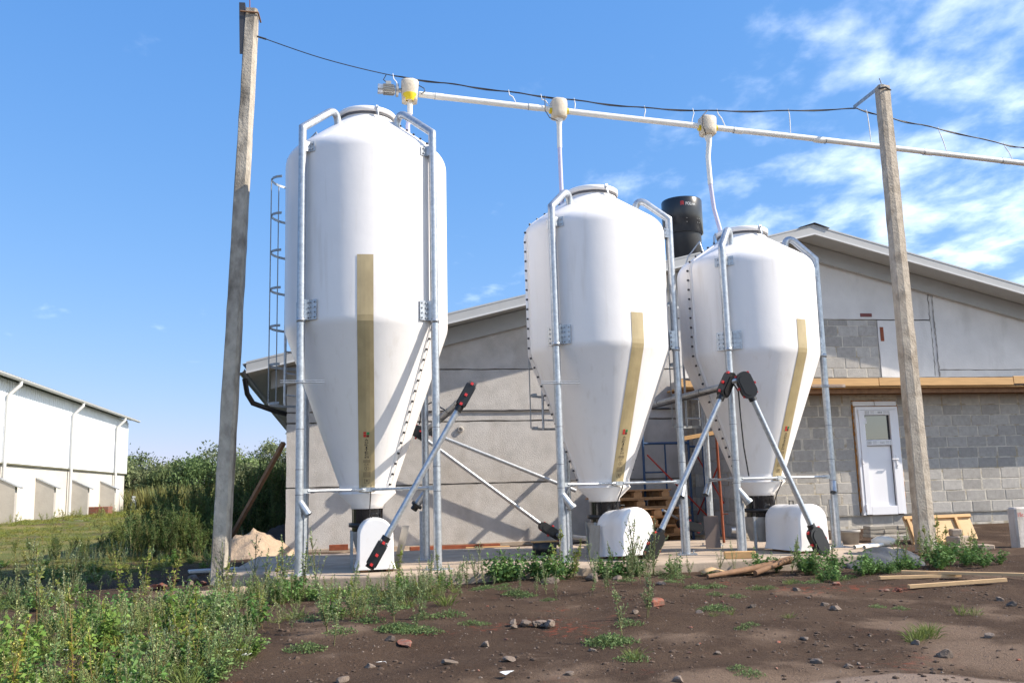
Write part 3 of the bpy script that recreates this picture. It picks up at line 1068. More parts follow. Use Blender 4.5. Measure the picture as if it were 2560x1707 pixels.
for yy in (33.0, 37.3, 42.1, 46.9):
    ho = MB().prism([(.002, -.2), (.66, -.2), (.66, 1.37), (.002, 1.69)], lambda u, v, d: (BXW + u, d, v), yy, yy + .22).build('buttress', M_HOODC, wb)
    MB().prism([(.004, 1.70), (.82, 1.30), (.82, 1.34), (.004, 1.74)], lambda u, v, d: (BXW + u, d, v), yy - .03, yy + .25).build('buttress_cap', M_GALV, ho)


# ---------------------------------------------------------------- silos
def silo(cx, cy, R, rho, rot, nleg, ztop, zsh, zbr, zring, label, strip_a, strip_w, strip_top, seam_a, lid_r, zm, pkr, pkz, cap_off=None, ladder=None, ubolt=None):
    root = thing('feed_silo', (cx, cy, 0), label, 'silo', 'white feed silos on the concrete pad')
    zr = zring
    raw = [(.335, zr - .085), (.335, zr), (R - .012, zbr), (R, zsh), (lid_r, ztop - .10), (lid_r, ztop - .02)]
    prof = round_profile(raw, [0, .02, .055, .12, .04, 0], 7)
    s = [0.0]
    for a, b in zip(prof, prof[1:]):
        s.append(s[-1] + math.hypot(b[0] - a[0], b[1] - a[1]))

    def at_s(q):
        for i in range(len(prof) - 1):
            if s[i + 1] >= q:
                t = (q - s[i]) / max(1e-9, s[i + 1] - s[i])
                return (prof[i][0] + (prof[i + 1][0] - prof[i][0]) * t, prof[i][1] + (prof[i + 1][1] - prof[i][1]) * t,
                        (prof[i + 1][1] - prof[i][1]) / max(1e-9, s[i + 1] - s[i]), (prof[i + 1][0] - prof[i][0]) / max(1e-9, s[i + 1] - s[i]))
        return (*prof[-1], 1, 0)

    def s_of_z(z):
        for i in range(len(prof) - 1):
            if prof[i + 1][1] >= z:
                t = (z - prof[i][1]) / max(1e-9, prof[i + 1][1] - prof[i][1])
                return s[i] + t * (s[i + 1] - s[i])
        return s[-1]

    def surf(a, q, off=0.0, u=0.0):
        r, z, dz, dr = at_s(q)
        rr, zz = r + off * dz, z - off * dr
        aa = a + u / max(r, .05)
        return (cx + rr * math.cos(aa), cy + rr * math.sin(aa), zz)
    # two moulded halves
    for k in (0, 1):
        MB().lathe(prof, (cx, cy, 0), 48, seam_a + k * math.pi, seam_a + (k + 1) * math.pi).build('shell_half', M_TANK, root)
    # seam flanges and bolts
    for k in (0, 1):
        a = seam_a + k * math.pi
        fl, gp, bo = MB(), MB(), MB()
        q0, q1 = s_of_z(zr - .05), s[-1] - .12
        qs = sorted(set([q0 + (q1 - q0) * i / 60 for i in range(61)]))
        for i in range(60):
            fl.add([surf(a, qs[i], .010, -.05), surf(a, qs[i], .010, .05), surf(a, qs[i + 1], .010, .05), surf(a, qs[i + 1], .010, -.05),
                    surf(a, qs[i], -.004, -.055), surf(a, qs[i], -.004, .055), surf(a, qs[i + 1], -.004, .055), surf(a, qs[i + 1], -.004, -.055)],
                   [(0, 1, 2, 3), (0, 3, 7, 4), (1, 5, 6, 2)], True)
            gp.add([surf(a, qs[i], .0115, .016), surf(a, qs[i], .0115, .021), surf(a, qs[i + 1], .0115, .021), surf(a, qs[i + 1], .0115, .016)], [(0, 1, 2, 3)])
        fo = fl.build('seam_flange', M_TANK, root)
        gp.build('joint_line', M_SEAM, fo)
        q = q0 + .06
        while q < q1:
            c0, c1 = Vector(surf(a, q, .006, -.02)), Vector(surf(a, q, .030, -.02))
            bo.tube([c0, c1], .014, 6, smooth=False)
            q += .128
        bo.build('seam_bolts', M_BOLT, root, kind='stuff')
    # lid
    ld = MB().lathe([(lid_r + .002, ztop - .045), (lid_r + .028, ztop - .045), (lid_r + .03, ztop + .012), (lid_r + .02, ztop + .022), (lid_r * .5, ztop + .05), (0.0, ztop + .06)], (cx, cy, 0), 48)
    lo = ld.build('lid', M_TANK, root)
    MB().lathe([(lid_r + .006, ztop - .075), (lid_r + .016, ztop - .072), (lid_r + .016, ztop - .050), (lid_r + .004, ztop - .050)], (cx, cy, 0), 48).build('lid_gasket', M_GASKET, lo)
    for da in (.45, -1.7, 2.5):
        a = -math.pi / 2 + da + math.radians(-8)
        c = Vector((math.cos(a), math.sin(a), 0))
        b0 = Vector((cx, cy, ztop)) + c * (lid_r + .035)
        cm = MB().bar(b0 + Vector((0, 0, .03)), b0 + Vector((0, 0, -.10)) + c * .02, .03, .012, c)
        cm.tube([b0 + Vector((0, 0, .03)), b0 + Vector((0, 0, -.02)) + c * .03, b0 + Vector((0, 0, -.12)) + c * .035], .006, 6)
        cm.build('lid_clamp', M_GALV, lo)
    # sight strip with print
    a = strip_a
    hw = strip_w / 2
    q0, q1 = s_of_z(zr - .078), s_of_z(strip_top)
    stp = MB()
    N = 40
    qs = [q0 + (q1 - q0) * i / N for i in range(N + 1)]
    for i in range(N):
        for j in range(4):
            u0, u1 = -hw + strip_w * j / 4, -hw + strip_w * (j + 1) / 4
            stp.add([surf(a, qs[i], .004, u0), surf(a, qs[i], .004, u1), surf(a, qs[i + 1], .004, u1), surf(a, qs[i + 1], .004, u0)], [(0, 1, 2, 3)], True)
    so = stp.build('sight_strip', M_STRIP, root)

    def fq(qc, uc=0.0):
        return lambda u, v: surf(a, qc + v, .0065, u + uc)
    ql = q0 + .66
    for (x0, y0, w, h_, mm) in ((-.034, .004, .030, .034, M_LRED), (-.034, .042, .030, .026, M_LRED), (.000, .004, .030, .026, M_LDRK), (.004, .034, .030, .030, M_LGRN)):
        f_ = fq(ql)
        MB().add([f_(x0, y0), f_(x0 + w, y0), f_(x0 + w, y0 + h_), f_(x0, y0 + h_)], [(0, 1, 2, 3)]).build('logo', mm, so)
    let = MB()
    for i, ch in enumerate('AGRITECH'):
        vs_, fs, w, hh = text_mesh(ch)
        f_ = fq(ql - .012 - .030 * (i + 1))
        wd = .016 if ch == 'I' else .042
        let.add([f_((x - w / 2) / w * wd, y / hh * .024) for x, y in vs_], fs)
    let.build('lettering', M_INK, so)
    sm = MB()
    f_ = fq(q0)

    def rect(x0, y0, x1, y1):
        sm.add([f_(x0, y0), f_(x1, y0), f_(x1, y1), f_(x0, y1)], [(0, 1, 2, 3)])
    for i in range(3):
        rect(-.04, .382 - i * .012, .04, .388 - i * .012)
    vs_, fs, w, hh = text_mesh('CE')
    sm.add([f_((x - w / 2) / w * .05, .325 + y / hh * .024) for x, y in vs_], fs)
    for k in range(20):
        a0, a1 = 2 * math.pi * k / 20, 2 * math.pi * (k + 1) / 20
        sm.add([f_(.027 * math.cos(a0), .283 + .027 * math.sin(a0)), f_(.027 * math.cos(a1), .283 + .027 * math.sin(a1)), f_(.023 * math.cos(a1), .283 + .023 * math.sin(a1)), f_(.023 * math.cos(a0), .283 + .023 * math.sin(a0))], [(0, 1, 2, 3)])
    rect(-.004, .268, .004, .30)
    for i in range(6):
        rect(-.042, .235 - i * .011, .042, .240 - i * .011)
    rect(-.028, .10, -.022, .16), rect(.022, .10, .028, .16), rect(-.028, .10, .028, .106), rect(-.01, .12, .01, .15)
    for i in range(3):
        rect(-.055, .085 - i * .012, .055, .091 - i * .012)
    sm.build('small_print', M_INKF, so)
    # outlet
    MB().lathe([(.338, zr - .085), (.345, zr - .092), (.345, zr - .10), (.20, zr - .235), (.20, zr - .275), (.19, zr - .275)], (cx, cy, 0), 48).build('outlet_cone', M_TANK, root)
    MB().lathe([(.186, zr - .55), (.186, zr - .276)], (cx, cy, 0), 32).build('clear_collar', M_BLACKG, root)
    MB().lathe([(.20, zr - .49), (.225, zr - .485), (.225, zr - .44), (.20, zr - .44)], (cx, cy, 0), 32).build('collar_flange', M_BLACK, root)
    bx = MB()
    bx.add([(cx - .20, cy - .20, .42), (cx + .20, cy - .20, .42), (cx + .20, cy + .20, .42), (cx - .20, cy + .20, .42),
            (cx - .11, cy - .14, .10), (cx + .11, cy - .14, .10), (cx + .11, cy + .14, .10), (cx - .11, cy + .14, .10)],
           [(0, 1, 2, 3), (7, 6, 5, 4), (0, 4, 5, 1), (1, 5, 6, 2), (2, 6, 7, 3), (3, 7, 4, 0)])
    bx.build('outlet_boot', M_GREYPL, root)
    for sx in (-1, 1):
        for sy in (-1, 1):
            bx2 = MB().bar((cx + sx * .19, cy + sy * .19, .0), (cx + sx * .19, cy + sy * .19, .43), .03, .03)
            bx2.build('boot_stand', M_GALVD, root)
    def brackets(i, t, b, tg):
        for zc_, hh_, ww in ((zbr + .14, .235, .115), (zsh - .09, .12, .075)):
            for sg in (-1, 1):
                br = MB()
                ang = t + sg * (.05 + ww / 2) / R
                pc = Vector((cx + (R + .006) * math.cos(ang), cy + (R + .006) * math.sin(ang), zc_))
                br.box(pc, (.008, ww, hh_), rotz(ang))
                br.bar(b + tg * sg * .042 + Vector((0, 0, zc_)), pc - Vector((-math.sin(ang), math.cos(ang), 0)) * sg * ww * .45, .006, hh_, (0, 0, 1))
                nb = 4 if hh_ > .2 else 2
                for kz in range(nb):
                    for ks in ((-.25, .25) if hh_ > .2 else (0,)):
                        a2 = ang + ks * ww / R
                        e = Vector((math.cos(a2), math.sin(a2), 0))
                        p2 = Vector((cx, cy, zc_ - hh_ / 2 + hh_ * (kz + .5) / nb)) + e * (R + .009)
                        br.tube([p2, p2 + e * .018], .010, 6, smooth=False)
                br.build('bracket', M_GALV, root)

    # legs
    legs = []
    for i in range(nleg):
        t = math.radians(rot) + i * 2 * math.pi / nleg
        d = Vector((math.cos(t), math.sin(t), 0))
        tg = Vector((-math.sin(t), math.cos(t), 0))
        b = Vector((cx, cy, 0)) + d * rho
        piped = i < 2
        zj = zbr + .02
        lg = MB().tube([b + Vector((0, 0, .008)), b + Vector((0, 0, zj if piped else zbr + .75))], .046, 14)
        lg.bar(b - d * .045 + tg * .03 + Vector((0, 0, .01)), b - d * .045 + tg * .03 + Vector((0, 0, .62)), .05, .04, d)
        lo_ = lg.build('leg', M_GALV, root)
        ft = MB().box(b + Vector((0, 0, .005)), (.24, .24, .010), rotz(t))
        for sx, sy in ((-.09, -.09), (.09, .09)):
            ft.tube([b + d * sx + tg * sy + Vector((0, 0, .01)), b + d * sx + tg * sy + Vector((0, 0, .045))], .009, 6)
        ft.build('foot_plate', M_GALV, lo_)
        for zz in ((1.15, 1.60, .87) if i < 2 else ()):
            MB().lathe([(.047, -.003), (.0475, -.003), (.0475, .003), (.047, .003)], (b.x, b.y, zz), 14).build('joint_ring', M_GASKET, lo_)
        if piped:
            p_m = b + Vector((0, 0, zm))
            pk = Vector((cx, cy, pkz)) + d * (pkr + .03)
            path = [b + Vector((0, 0, zj)), p_m, pk]
            sl_ = (pkz - zm) / (rho - pkr)
            for q in range(1, 8):
                an = q / 7
                path.append(pk - d * .15 * math.sin(an * math.pi / 2) + Vector((0, 0, .15 * sl_ * an * (1 - an) * 1.6 - .13 * an ** 2.2)))
            path.append(path[-1] + Vector((0, 0, -.14)) + d * .005)
            MB().tube(path, .047, 14).build('fill_pipe', M_GALV, root)
            MB().lathe([(.05, -.025), (.052, -.025), (.052, .025), (.05, .025)], (b.x, b.y, zj), 14).build('pipe_coupling', M_GALV, root)
        # branch spout low on the leg
        side = tg if i != 1 else -tg
        if nleg == 4 and i in (1, 3):
            legs.append(b)
            brackets(i, t, b, tg)
            continue
        s0 = b + Vector((0, 0, .86 if i else .80)) + side * .0
        s1 = s0 + (side * .62 - d * .25).normalized() * .115 + Vector((0, 0, -.15))
        sp = MB().tube([s0, s0 + (s1 - s0) * .99], .044, 12, cap=False)
        sp.tube([s0 + (s1 - s0) * .3, s1], .040, 12, cap=False)
        spo = sp.build('spout', M_GALV, root)
        dn = (s1 - s0).normalized()
        if nleg == 4 and i == 2:
            MB().tube([s1, s1 + dn * .03], .075, 14).tube([s1 + dn * .03, s1 + dn * .09], .045, 14).build('spout_flange', M_BLACK, spo)
        elif i == 0 and cap_off:
            MB().tube([s1 - dn * .002, s1 + dn * .035], .055, 14).build('spout_cap', M_GALVD, spo)
        brackets(i, t, b, tg)
        legs.append(b)
    # tie rods between the legs and the hopper ring
    for i in range(nleg):
        j = (i + 1) % nleg
        ta = math.radians(rot) + (i + .5) * 2 * math.pi / nleg
        zz = zr - .05
        m_ = Vector((cx, cy, zz)) + Vector((math.cos(ta), math.sin(ta), 0)) * (.37 if nleg == 4 else .38)
        for e in (legs[i], legs[j]):
            ep = Vector((e.x, e.y, zz))
            w = (ep - m_).normalized()
            rd = MB().tube([m_ + w * .06, ep - w * .10], .017, 8)
            rd.bar(ep - w * .13, ep - w * .02, .012, .05, (0, 0, 1))
            rd.bar(m_ + w * .0, m_ + w * .09, .012, .045, (0, 0, 1))
            rd.build('tie_rod', M_GALV, root)
        MB().box(m_, (.04, .09, .05), rotz(ta)).build('ring_clamp', M_GALV, root)
    # sensor cable from ring to collar
    ca = strip_a + .12
    e = Vector((math.cos(ca), math.sin(ca), 0))
    c0 = Vector((cx, cy, 0))
    MB().tube([c0 + e * .36 + Vector((0, 0, zr - .04)), c0 + e * .37 + Vector((0, 0, zr - .10)), c0 + e * .33 + Vector((0, 0, zr - .16)), c0 + e * .28 + Vector((0, 0, zr - .24)), c0 + e * .24 + Vector((0, 0, zr - .33)), c0 + e * .21 + Vector((0, 0, zr - .45))], .007, 6).build('sensor_cable', M_RUBBER, root)
    if ubolt is not None:
        b = legs[ubolt]
        vx = Vector((1, .02, 0))
        ub = MB().tube([b + vx * -.22 + Vector((0, -.05, 2.12)), b + vx * .27 + Vector((0, -.05, 2.12))], .007, 6)
        ub.tube([b + vx * -.22 + Vector((0, -.05, 2.145)), b + vx * .27 + Vector((0, -.05, 2.145))], .005, 6)
        ub.lathe([(.048, -.012), (.054, -.012), (.054, .012), (.048, .012)], (b.x, b.y, 2.133), 14)
        ub.build('pipe_clamp', M_GALV, root)
    if ladder:
        la, z0, z1 = ladder
        d = Vector((math.cos(la), math.sin(la), 0))
        tg = Vector((-math.sin(la), math.cos(la), 0))
        cb = Vector((cx, cy, 0)) + d * (R + .14)
        for sg in (-1, 1):
            MB().tube([cb + tg * .2 * sg + Vector((0, 0, z0 - .03)), cb + tg * .2 * sg + Vector((0, 0, z1))], .017, 8).build('ladder_rail', M_GALV, root)
        zz = z0 + .1
        while zz < z1:
            MB().tube([cb - tg * .2 + Vector((0, 0, zz)), cb + tg * .2 + Vector((0, 0, zz))], .012, 6).build('ladder_rung', M_GALV, root)
            zz += .28
        nh = int(round((z1 - z0) / .495)) + 1
        for k in range(nh):
            zz = z0 + (z1 - z0) * k / (nh - 1)
            pts = []
            for q in range(13):
                an = -math.pi * .62 + q / 12 * math.pi * 1.24
                pts.append(cb + d * (.10 + .22 * math.cos(an)) + tg * .30 * math.sin(an) + Vector((0, 0, zz)))
            hp = MB()
            for p, q in zip(pts, pts[1:]):
                hp.bar(p, q, .007, .032)
            hp.build('cage_hoop', M_GALVD, root)
        for an in (-1.1, 0, 1.1):
            p = cb + d * (.10 + .23 * math.cos(an)) + tg * .31 * math.sin(an)
            MB().tube([p + Vector((0, 0, z0)), p + Vector((0, 0, z1))], .008, 6).build('cage_bar', M_GALVD, root)
        # hand hold curving over the shoulder
        hp = [cb + Vector((0, 0, z1)) - tg * .2, cb + Vector((0, 0, z1 + .25)) - tg * .2, Vector((cx, cy, zsh + .33)) + d * (R * .92) - tg * .2, Vector((cx, cy, zsh + .50)) + d * (R * .66) - tg * .2, Vector((cx, cy, zsh + .34)) + d * (R * .60) - tg * .2]
        MB().tube(hp, .010, 6).build('hand_hold', M_GALV, root)
        hp = [p + tg * .4 for p in hp]
        MB().tube(hp, .010, 6).build('hand_hold', M_GALV, root)
    return root


silo(.356, 11.358, 1.009, 1.085, -135.5, 4, 5.635, 5.02, 2.826, .961, 'tallest white fibreglass silo on four legs, with a caged ladder, beside the leaning pole',
     math.radians(-93.0), .185, 3.575, math.radians(-41), .345, 5.165, .63, 5.495, ladder=(math.radians(141), 2.02, 5.0), ubolt=0)
silo(3.364, 11.516, .939, 1.01, -136.5, 3, 4.775, 4.255, 2.59, .956, 'white fibreglass silo in the middle of the three, in front of stacked pallets',
     math.radians(-74), .175, 2.98, math.radians(-175), .325, 4.365, .69, 4.60, ladder=(math.radians(110), 1.70, 4.0), ubolt=0, cap_off=True)
silo(5.53, 11.576, .925, .99, -131, 3, 4.295, 3.80, 2.53, .971, 'shortest white fibreglass silo, beside the white door in the block wall',
     math.radians(-69), .165, 2.93, math.radians(-166), .325, 3.90, .70, 4.155, ladder=(math.radians(114), 1.70, 3.5), ubolt=1, cap_off=True)


# ---------------------------------------------------------------- white arched covers over the outlet drives
def cover(cx, cy, rz, W, H, L, label, tilt=0.0, lift=.03, handle=False):
    root = thing('drive_cover', (cx, cy, 0), label, 'cover', 'arched white covers under the silos')
    hs = H - W * .5
    def ring(k, fl):
        w = W / 2 * k
        pts = [(-w - fl * .035, 0), (-w - fl * .008, .07)]
        for i in range(17):
            an = math.pi - math.pi * i / 16
            pts.append((w * math.cos(an), hs + (H - hs) * k * math.sin(an) - (1 - k) * .1))
        pts += [(w + fl * .008, .07), (w + fl * .035, 0)]
        return pts
    rows = [(-L / 2 + .03, 0.0, 0), (-L / 2, .915, .5), (-L / 2 + .004, .95, 1), (-L / 2 + .015, .985, 1), (-L / 2 + .035, 1.0, 1), (-L * .1, 1.0, 1), (-L * .085, .975, 1), (L * .2, .975, 1), (L / 2 - .05, .975, 1), (L / 2 - .02, .95, 1), (L / 2, .85, 1)]
    m = MB()
    n = 21
    pts = []
    Rz = rotz(rz)
    Rt = Matrix.Rotation(tilt, 3, 'X')
    for y, k, fl in rows[1:]:
        for u, v in ring(k, fl):
            p = Rz @ (Rt @ Vector((u, y, v)))
            pts.append(Vector((cx, cy, lift)) + p)
    fs = []
    for r in range(len(rows) - 2):
        for i in range(n - 1):
            fs.append((r * n + i, r * n + i + 1, (r + 1) * n + i + 1, (r + 1) * n + i))
    fs.append(tuple(range(n - 1, -1, -1)))
    o = (len(rows) - 2) * n
    fs.append(tuple(o + i for i in range(n)))
    m.add(pts, fs, True)
    m.sm[-2] = m.sm[-1] = False
    m.build('shell', M_PLASTIC, root)
    bd = MB()
    for sx in (-.13, .15):
        a = Rz @ Vector((sx, -L / 2 + .03, 0)) + Vector((cx, cy, .002))
        b = Rz @ Vector((sx, L / 2 - .1, 0)) + Vector((cx, cy, .002))
        bd.bar(a + Vector((0, 0, lift / 2)), b + Vector((0, 0, lift / 2)), .08, lift - .004)
    bd.build('support_board', M_TIMBERD, root)
    h0 = Rz @ Vector((0, .05, H)) + Vector((cx, cy, lift - .012))
    w = Rz @ Vector((1, 0, 0))
    MB().tube([h0 - w * .03, h0 - w * .03 + Vector((0, 0, .05)), h0 + w * .03 + Vector((0, 0, .05)), h0 + w * .03], .007, 6).build('lift_handle', M_BLACK, root)
    return root


cover(.42, 10.90, math.radians(1), .385, .565, .66, 'white arched cover seen end-on below the tallest silo')
cover(3.47, 11.02, math.radians(15), .46, .565, .62, 'white arched cover below the middle silo, tilted up at its back edge', tilt=math.radians(-4), lift=.035)
cover(5.70, 10.98, math.radians(7), .41, .56, .78, 'long white arched cover below the shortest silo')


# ---------------------------------------------------------------- augers
def elbow_unit(mb_b, mb_r, c, n, up, w=.10, L=.34, th=.095):
    """flat black corner wheel housing: c centre, n normal of the disc, up long axis"""
    n = Vector(n).normalized()
    up = Vector(up).normalized()
    s_ = up.cross(n).normalized()
    c = Vector(c)
    out = []
    for k in range(24):
        a = 2 * math.pi * k / 24
        out.append((w * math.cos(a), (L / 2 - w) * (1 if math.sin(a) > 0 else -1) + w * math.sin(a)))
    for lo, hi, k in ((-th / 2, th / 2, 1.0), (-th / 2 - .012, th / 2 + .012, .78)):
        mb_b.prism([(x * k, y * k) for x, y in out], lambda u, v, d: c + s_ * u + up * v + n * d, lo, hi)
    for y in (-L * .36, -.01, L * .40):
        for sg in (-1, 1):
            q = MB().box(c + s_ * (w + .012) * sg * (1.0 if abs(y) < L * .3 else .75) + up * y + n * 0, (.03, .03, .03), Matrix((s_, up, n)).transposed())
            mb_r.append(q)
    return c


def auger(label, lo, hi, back, rtube=.034, n_lo=(1, -.2, 0), n_hi=(1, -.3, 0), wtop=.085):
    lo, hi = Vector(lo), Vector(hi)
    root = thing('feed_auger', (lo.x, lo.y, 0), label, 'auger', 'galvanised feed augers with black corner units')
    d = (hi - lo).normalized()
    MB().tube([lo + d * .18, hi - d * .16], rtube, 14).build('auger_tube', M_GALV, root)
    for c, nn, sg in ((lo, n_lo, -1), (hi, n_hi, 1)):
        b, r = MB(), []
        elbow_unit(b, r, c, nn, d, wtop)
        b.tube([c - d * sg * .10, c - d * sg * .21], rtube + .014, 12)
        eo = b.build('corner_unit', M_BLACK, root)
        for q in r:
            q.build('clip', M_RED, eo)
    if back is not None:
        b2 = Vector(back)
        e = (b2 - hi).normalized()
        MB().tube([hi + e * .04, b2], rtube, 12).build('transfer_tube', M_GALV, root)
        MB().tube([hi + e * .2 + Vector((.012, 0, -.045)), (hi + b2) / 2 + Vector((.01, 0, -.055)), b2 + Vector((0, 0, -.045))], .014, 6).build('power_cable', M_RUBBER, root)
        cl_ = MB()
        Ltot = (b2 - hi).length
        for k in range(1, 6):
            p = hi + e * Ltot * k / 6
            MB().tube([p - e * .004, p + e * .004], rtube + .004, 12).build('cable_tie', M_BLACK, root)
    return root


auger('galvanised auger rising from the end-on arched cover to a slim black head', (.42, 10.22, .22), (1.425, 10.25, 1.935), (1.395, 15.1, 1.83), n_lo=(.8, .0, -.55), n_hi=(.85, -.1, -.5), wtop=.05)
auger('galvanised auger slanting up right from the tilted arched cover', (3.60, 10.36, .18), (4.68, 10.5, 2.06), (4.72, 15.5, 2.10), n_lo=(.35, -1, 0), n_hi=(.55, -1, -.25), wtop=.075)
auger('galvanised auger slanting down right to the long arched cover', (5.66, 10.36, .16), (4.915, 10.45, 2.05), None, n_lo=(.15, -1, .1), n_hi=(-.15, -1, 0), wtop=.095)
bpy.data.objects['feed_auger.002']['label'] = 'galvanised auger slanting down right to the long arched cover'
MB().tube([(4.70, 10.49, 2.10), (4.90, 10.46, 2.12)], .036, 12).build('linking_tube', M_GALV, bpy.data.objects['feed_auger.002'])
# hanging cable of the pair
MB().tube([(4.78, 10.50, 2.06), (4.84, 10.52, 1.98), (4.86, 10.55, 1.7), (4.90, 10.6, 1.3), (4.95, 10.62, .95)], .009, 6).build('power_cable', M_RUBBER, bpy.data.objects['feed_auger.002'])

# two tubes running down the wall behind
tw = thing('wall_auger', (1.35, 15.2, 0), 'pair of slim galvanised feed tubes sloping down along the barn wall between two silos', 'auger')
for a, b in (((1.50, 15.22, 1.83), (3.95, 15.22, .81)), ((1.40, 15.12, 1.72), (3.40, 15.12, .21))):
    MB().tube([a, b], .033, 12).build('tube', M_GALV, tw)
b, r = MB(), []
elbow_unit(b, r, (1.40, 15.2, 1.86), (0, -1, 0), (1, 0, -.3), .055, .40)
elbow_unit(b, r, (1.30, 15.1, 1.78), (0, -1, 0), (.8, 0, -.55), .055, .36)
eo = b.build('corner_unit', M_BLACK, tw)
for q in r:
    q.build('clip', M_RED, eo)
b, r = MB(), []
elbow_unit(b, r, (3.46, 15.05, .165), (.2, -1, 0), (.8, 0, -.5), .075, .44)
eo = b.build('corner_unit', M_BLACK, tw)
for q in r:
    q.build('clip', M_RED, eo)
MB().tube([(3.55, 14.95, .10), (3.75, 13.4, .10), (3.45, 12.0, .10)], .033, 12).build('tube', M_GALV, tw)
MB().tube([(1.10, 12.6, 1.78), (1.15, 12.7, 2.02), (1.25, 12.4, 2.06), (1.38, 12.0, 1.92)], .010, 6).build('power_cable', M_RUBBER, tw)
# floor tubes further right behind the shortest silo
fw = thing('floor_auger', (6.2, 13.4, 0), 'feed tubes with a black corner unit lying low behind the shortest silo', 'auger')
MB().tube([(5.35, 14.2, .33), (5.0, 13.9, .48)], .02, 10).build('tube', M_GALV, fw)
MB().tube([(5.9, 13.4, .16), (6.9, 13.2, .13)], .045, 12).build('tube', M_GALV, fw)
MB().tube([(5.95, 13.35, .28), (6.9, 13.25, .27)], .02, 10).build('tube', M_GALV, fw)
b, r = MB(), []
elbow_unit(b, r, (5.45, 13.95, .22), (.2, -1, 0), (1, 0, -.25), .07, .40)
eo = b.build('corner_unit', M_BLACK, fw)
for q in r:
    q.build('clip', M_RED, eo)

# ---------------------------------------------------------------- overhead conveyor line
PY = 11.62
PX0, PZ0 = 1.12, 6.115
PSL = (5.530 - 6.115) / (10.2 - 1.12)


def pz(x):
    return PZ0 + PSL * (x - PX0)


oc = thing('overhead_conveyor', (5.0, PY, 4.4), 'cream overhead conveyor pipe with three wrapped drop boxes above the silos', 'conveyor')
MB().tube([(1.05, PY, pz(1.05)), (4.0, PY, pz(4.0)), (6.6, PY, pz(6.6) + .01), (10, PY, pz(10)), (14.5, PY, pz(14.5) - .02)], .041, 16).build('pipe', M_PVC, oc)
sl = MB()
d_ = Vector((1, 0, PSL)).normalized()
for x in (1.32, 2.62, 5.6, 6.85, 8.6, 9.9, 11.5):
    p = Vector((x, PY, pz(x)))
    MB().tube([p - d_ * .07, p + d_ * .07], .0445, 16).build('sleeve', M_PVC, oc)
tb = MB()
for x in (1.27, 2.55, 5.53, 6.95, 8.53, 9.83):
    p = Vector((x, PY, pz(x)))
    MB().tube([p - d_ * .004, p + d_ * .004], .0462, 16).build('hose_clamp', M_GALVD, oc)
# drop boxes
for i, (bx_, w, h_) in enumerate(((.93, .225, .30), (2.975, .21, .265), (5.14, .22, .265))):
    zc = pz(bx_) - (.01 if i else -.0)
    b = MB()
    cs = .05
    outl = [(-w / 2, -.1), (-w / 2 + cs, -.15), (w / 2 - cs, -.15), (w / 2, -.1), (w / 2, .1), (w / 2 - cs, .15), (-w / 2 + cs, .15), (-w / 2, .1)]
    rows = [(-h_ * .52, .86), (-h_ * .5, .92), (-h_ * .2, .95), (h_ * .1, 1.0), (h_ * .36, 1.0), (h_ * .45, .92), (h_ * .5, .72)]
    pts, fs = [], []
    for zz, k in rows:
        for u, v in outl:
            j = RNG.uniform(-.006, .006)
            pts.append((bx_ + u * k + j, PY + v * k * .75 + j, zc + zz + .03))
    for r in range(len(rows) - 1):
        for q in range(8):
            q2 = (q + 1) % 8
            fs.append((r * 8 + q, r * 8 + q2, (r + 1) * 8 + q2, (r + 1) * 8 + q))
    fs.append(tuple(range(7, -1, -1)))
    fs.append(tuple((len(rows) - 1) * 8 + q for q in range(8)))
    b.add(pts, fs, True)
    bo = b.build('drop_box', M_WRAP, oc)
    sk_ = MB()
    sk_.box((bx_, PY, zc - h_ * .55), (w * .9, .2, .012))
    if i == 0:
        MB().lathe([(.05, -.16), (.09, -.08), (.09, -.07)], (bx_ - .005, PY - .085, zc + .02), 16).build('yellow_gasket', M_YELLOW, bo)
    else:
        for sg in (-1, 1):
            MB().tube([(bx_ + sg * (w / 2 - .01), PY, zc + .0), (bx_ + sg * (w / 2 + .03), PY, zc)], .047, 14).build('yellow_gasket', M_YELLOW, bo)
    bot = zc - h_ * .5
    if i == 0:
        MB().tube([(bx_, PY - .03, bot + .06), (bx_, PY - .03, bot - .16)], .036, 12).build('drop_tube', M_PVC, oc)
        MB().tube([(bx_, PY - .03, bot - .15), (bx_ - .03, PY - .02, bot - .32), (bx_ - .02, PY, 5.30)], .030, 12).build('hose', M_HOSE, oc)
    elif i == 1:
        MB().tube([(bx_, PY, bot + .02), (bx_, PY, bot - .06), (bx_ - .005, PY, bot - .40)], .034, 12, rads=[.055, .036, .034]).build('drop_tube', M_PVC, oc)
        MB().tube([(bx_ - .005, PY, bot - .39), (bx_, PY, 4.60)], .029, 12).build('hose', M_HOSE, oc)
    else:
        MB().tube([(bx_, PY, bot + .02), (bx_ + .01, PY, bot - .08), (bx_ - .02, PY, bot - .30), (bx_ - .01, PY, bot - .70)], .034, 12, rads=[.06, .037, .035, .035]).build('drop_tube', M_PVC, oc)
        MB().tube([(bx_ - .01, PY, bot - .69), (bx_ + .02, PY, bot - 1.05), (bx_ + .08, PY - .02, bot - 1.35), (bx_ + .11, PY - .02, 4.10)], .029, 12).build('hose', M_HOSE, oc)
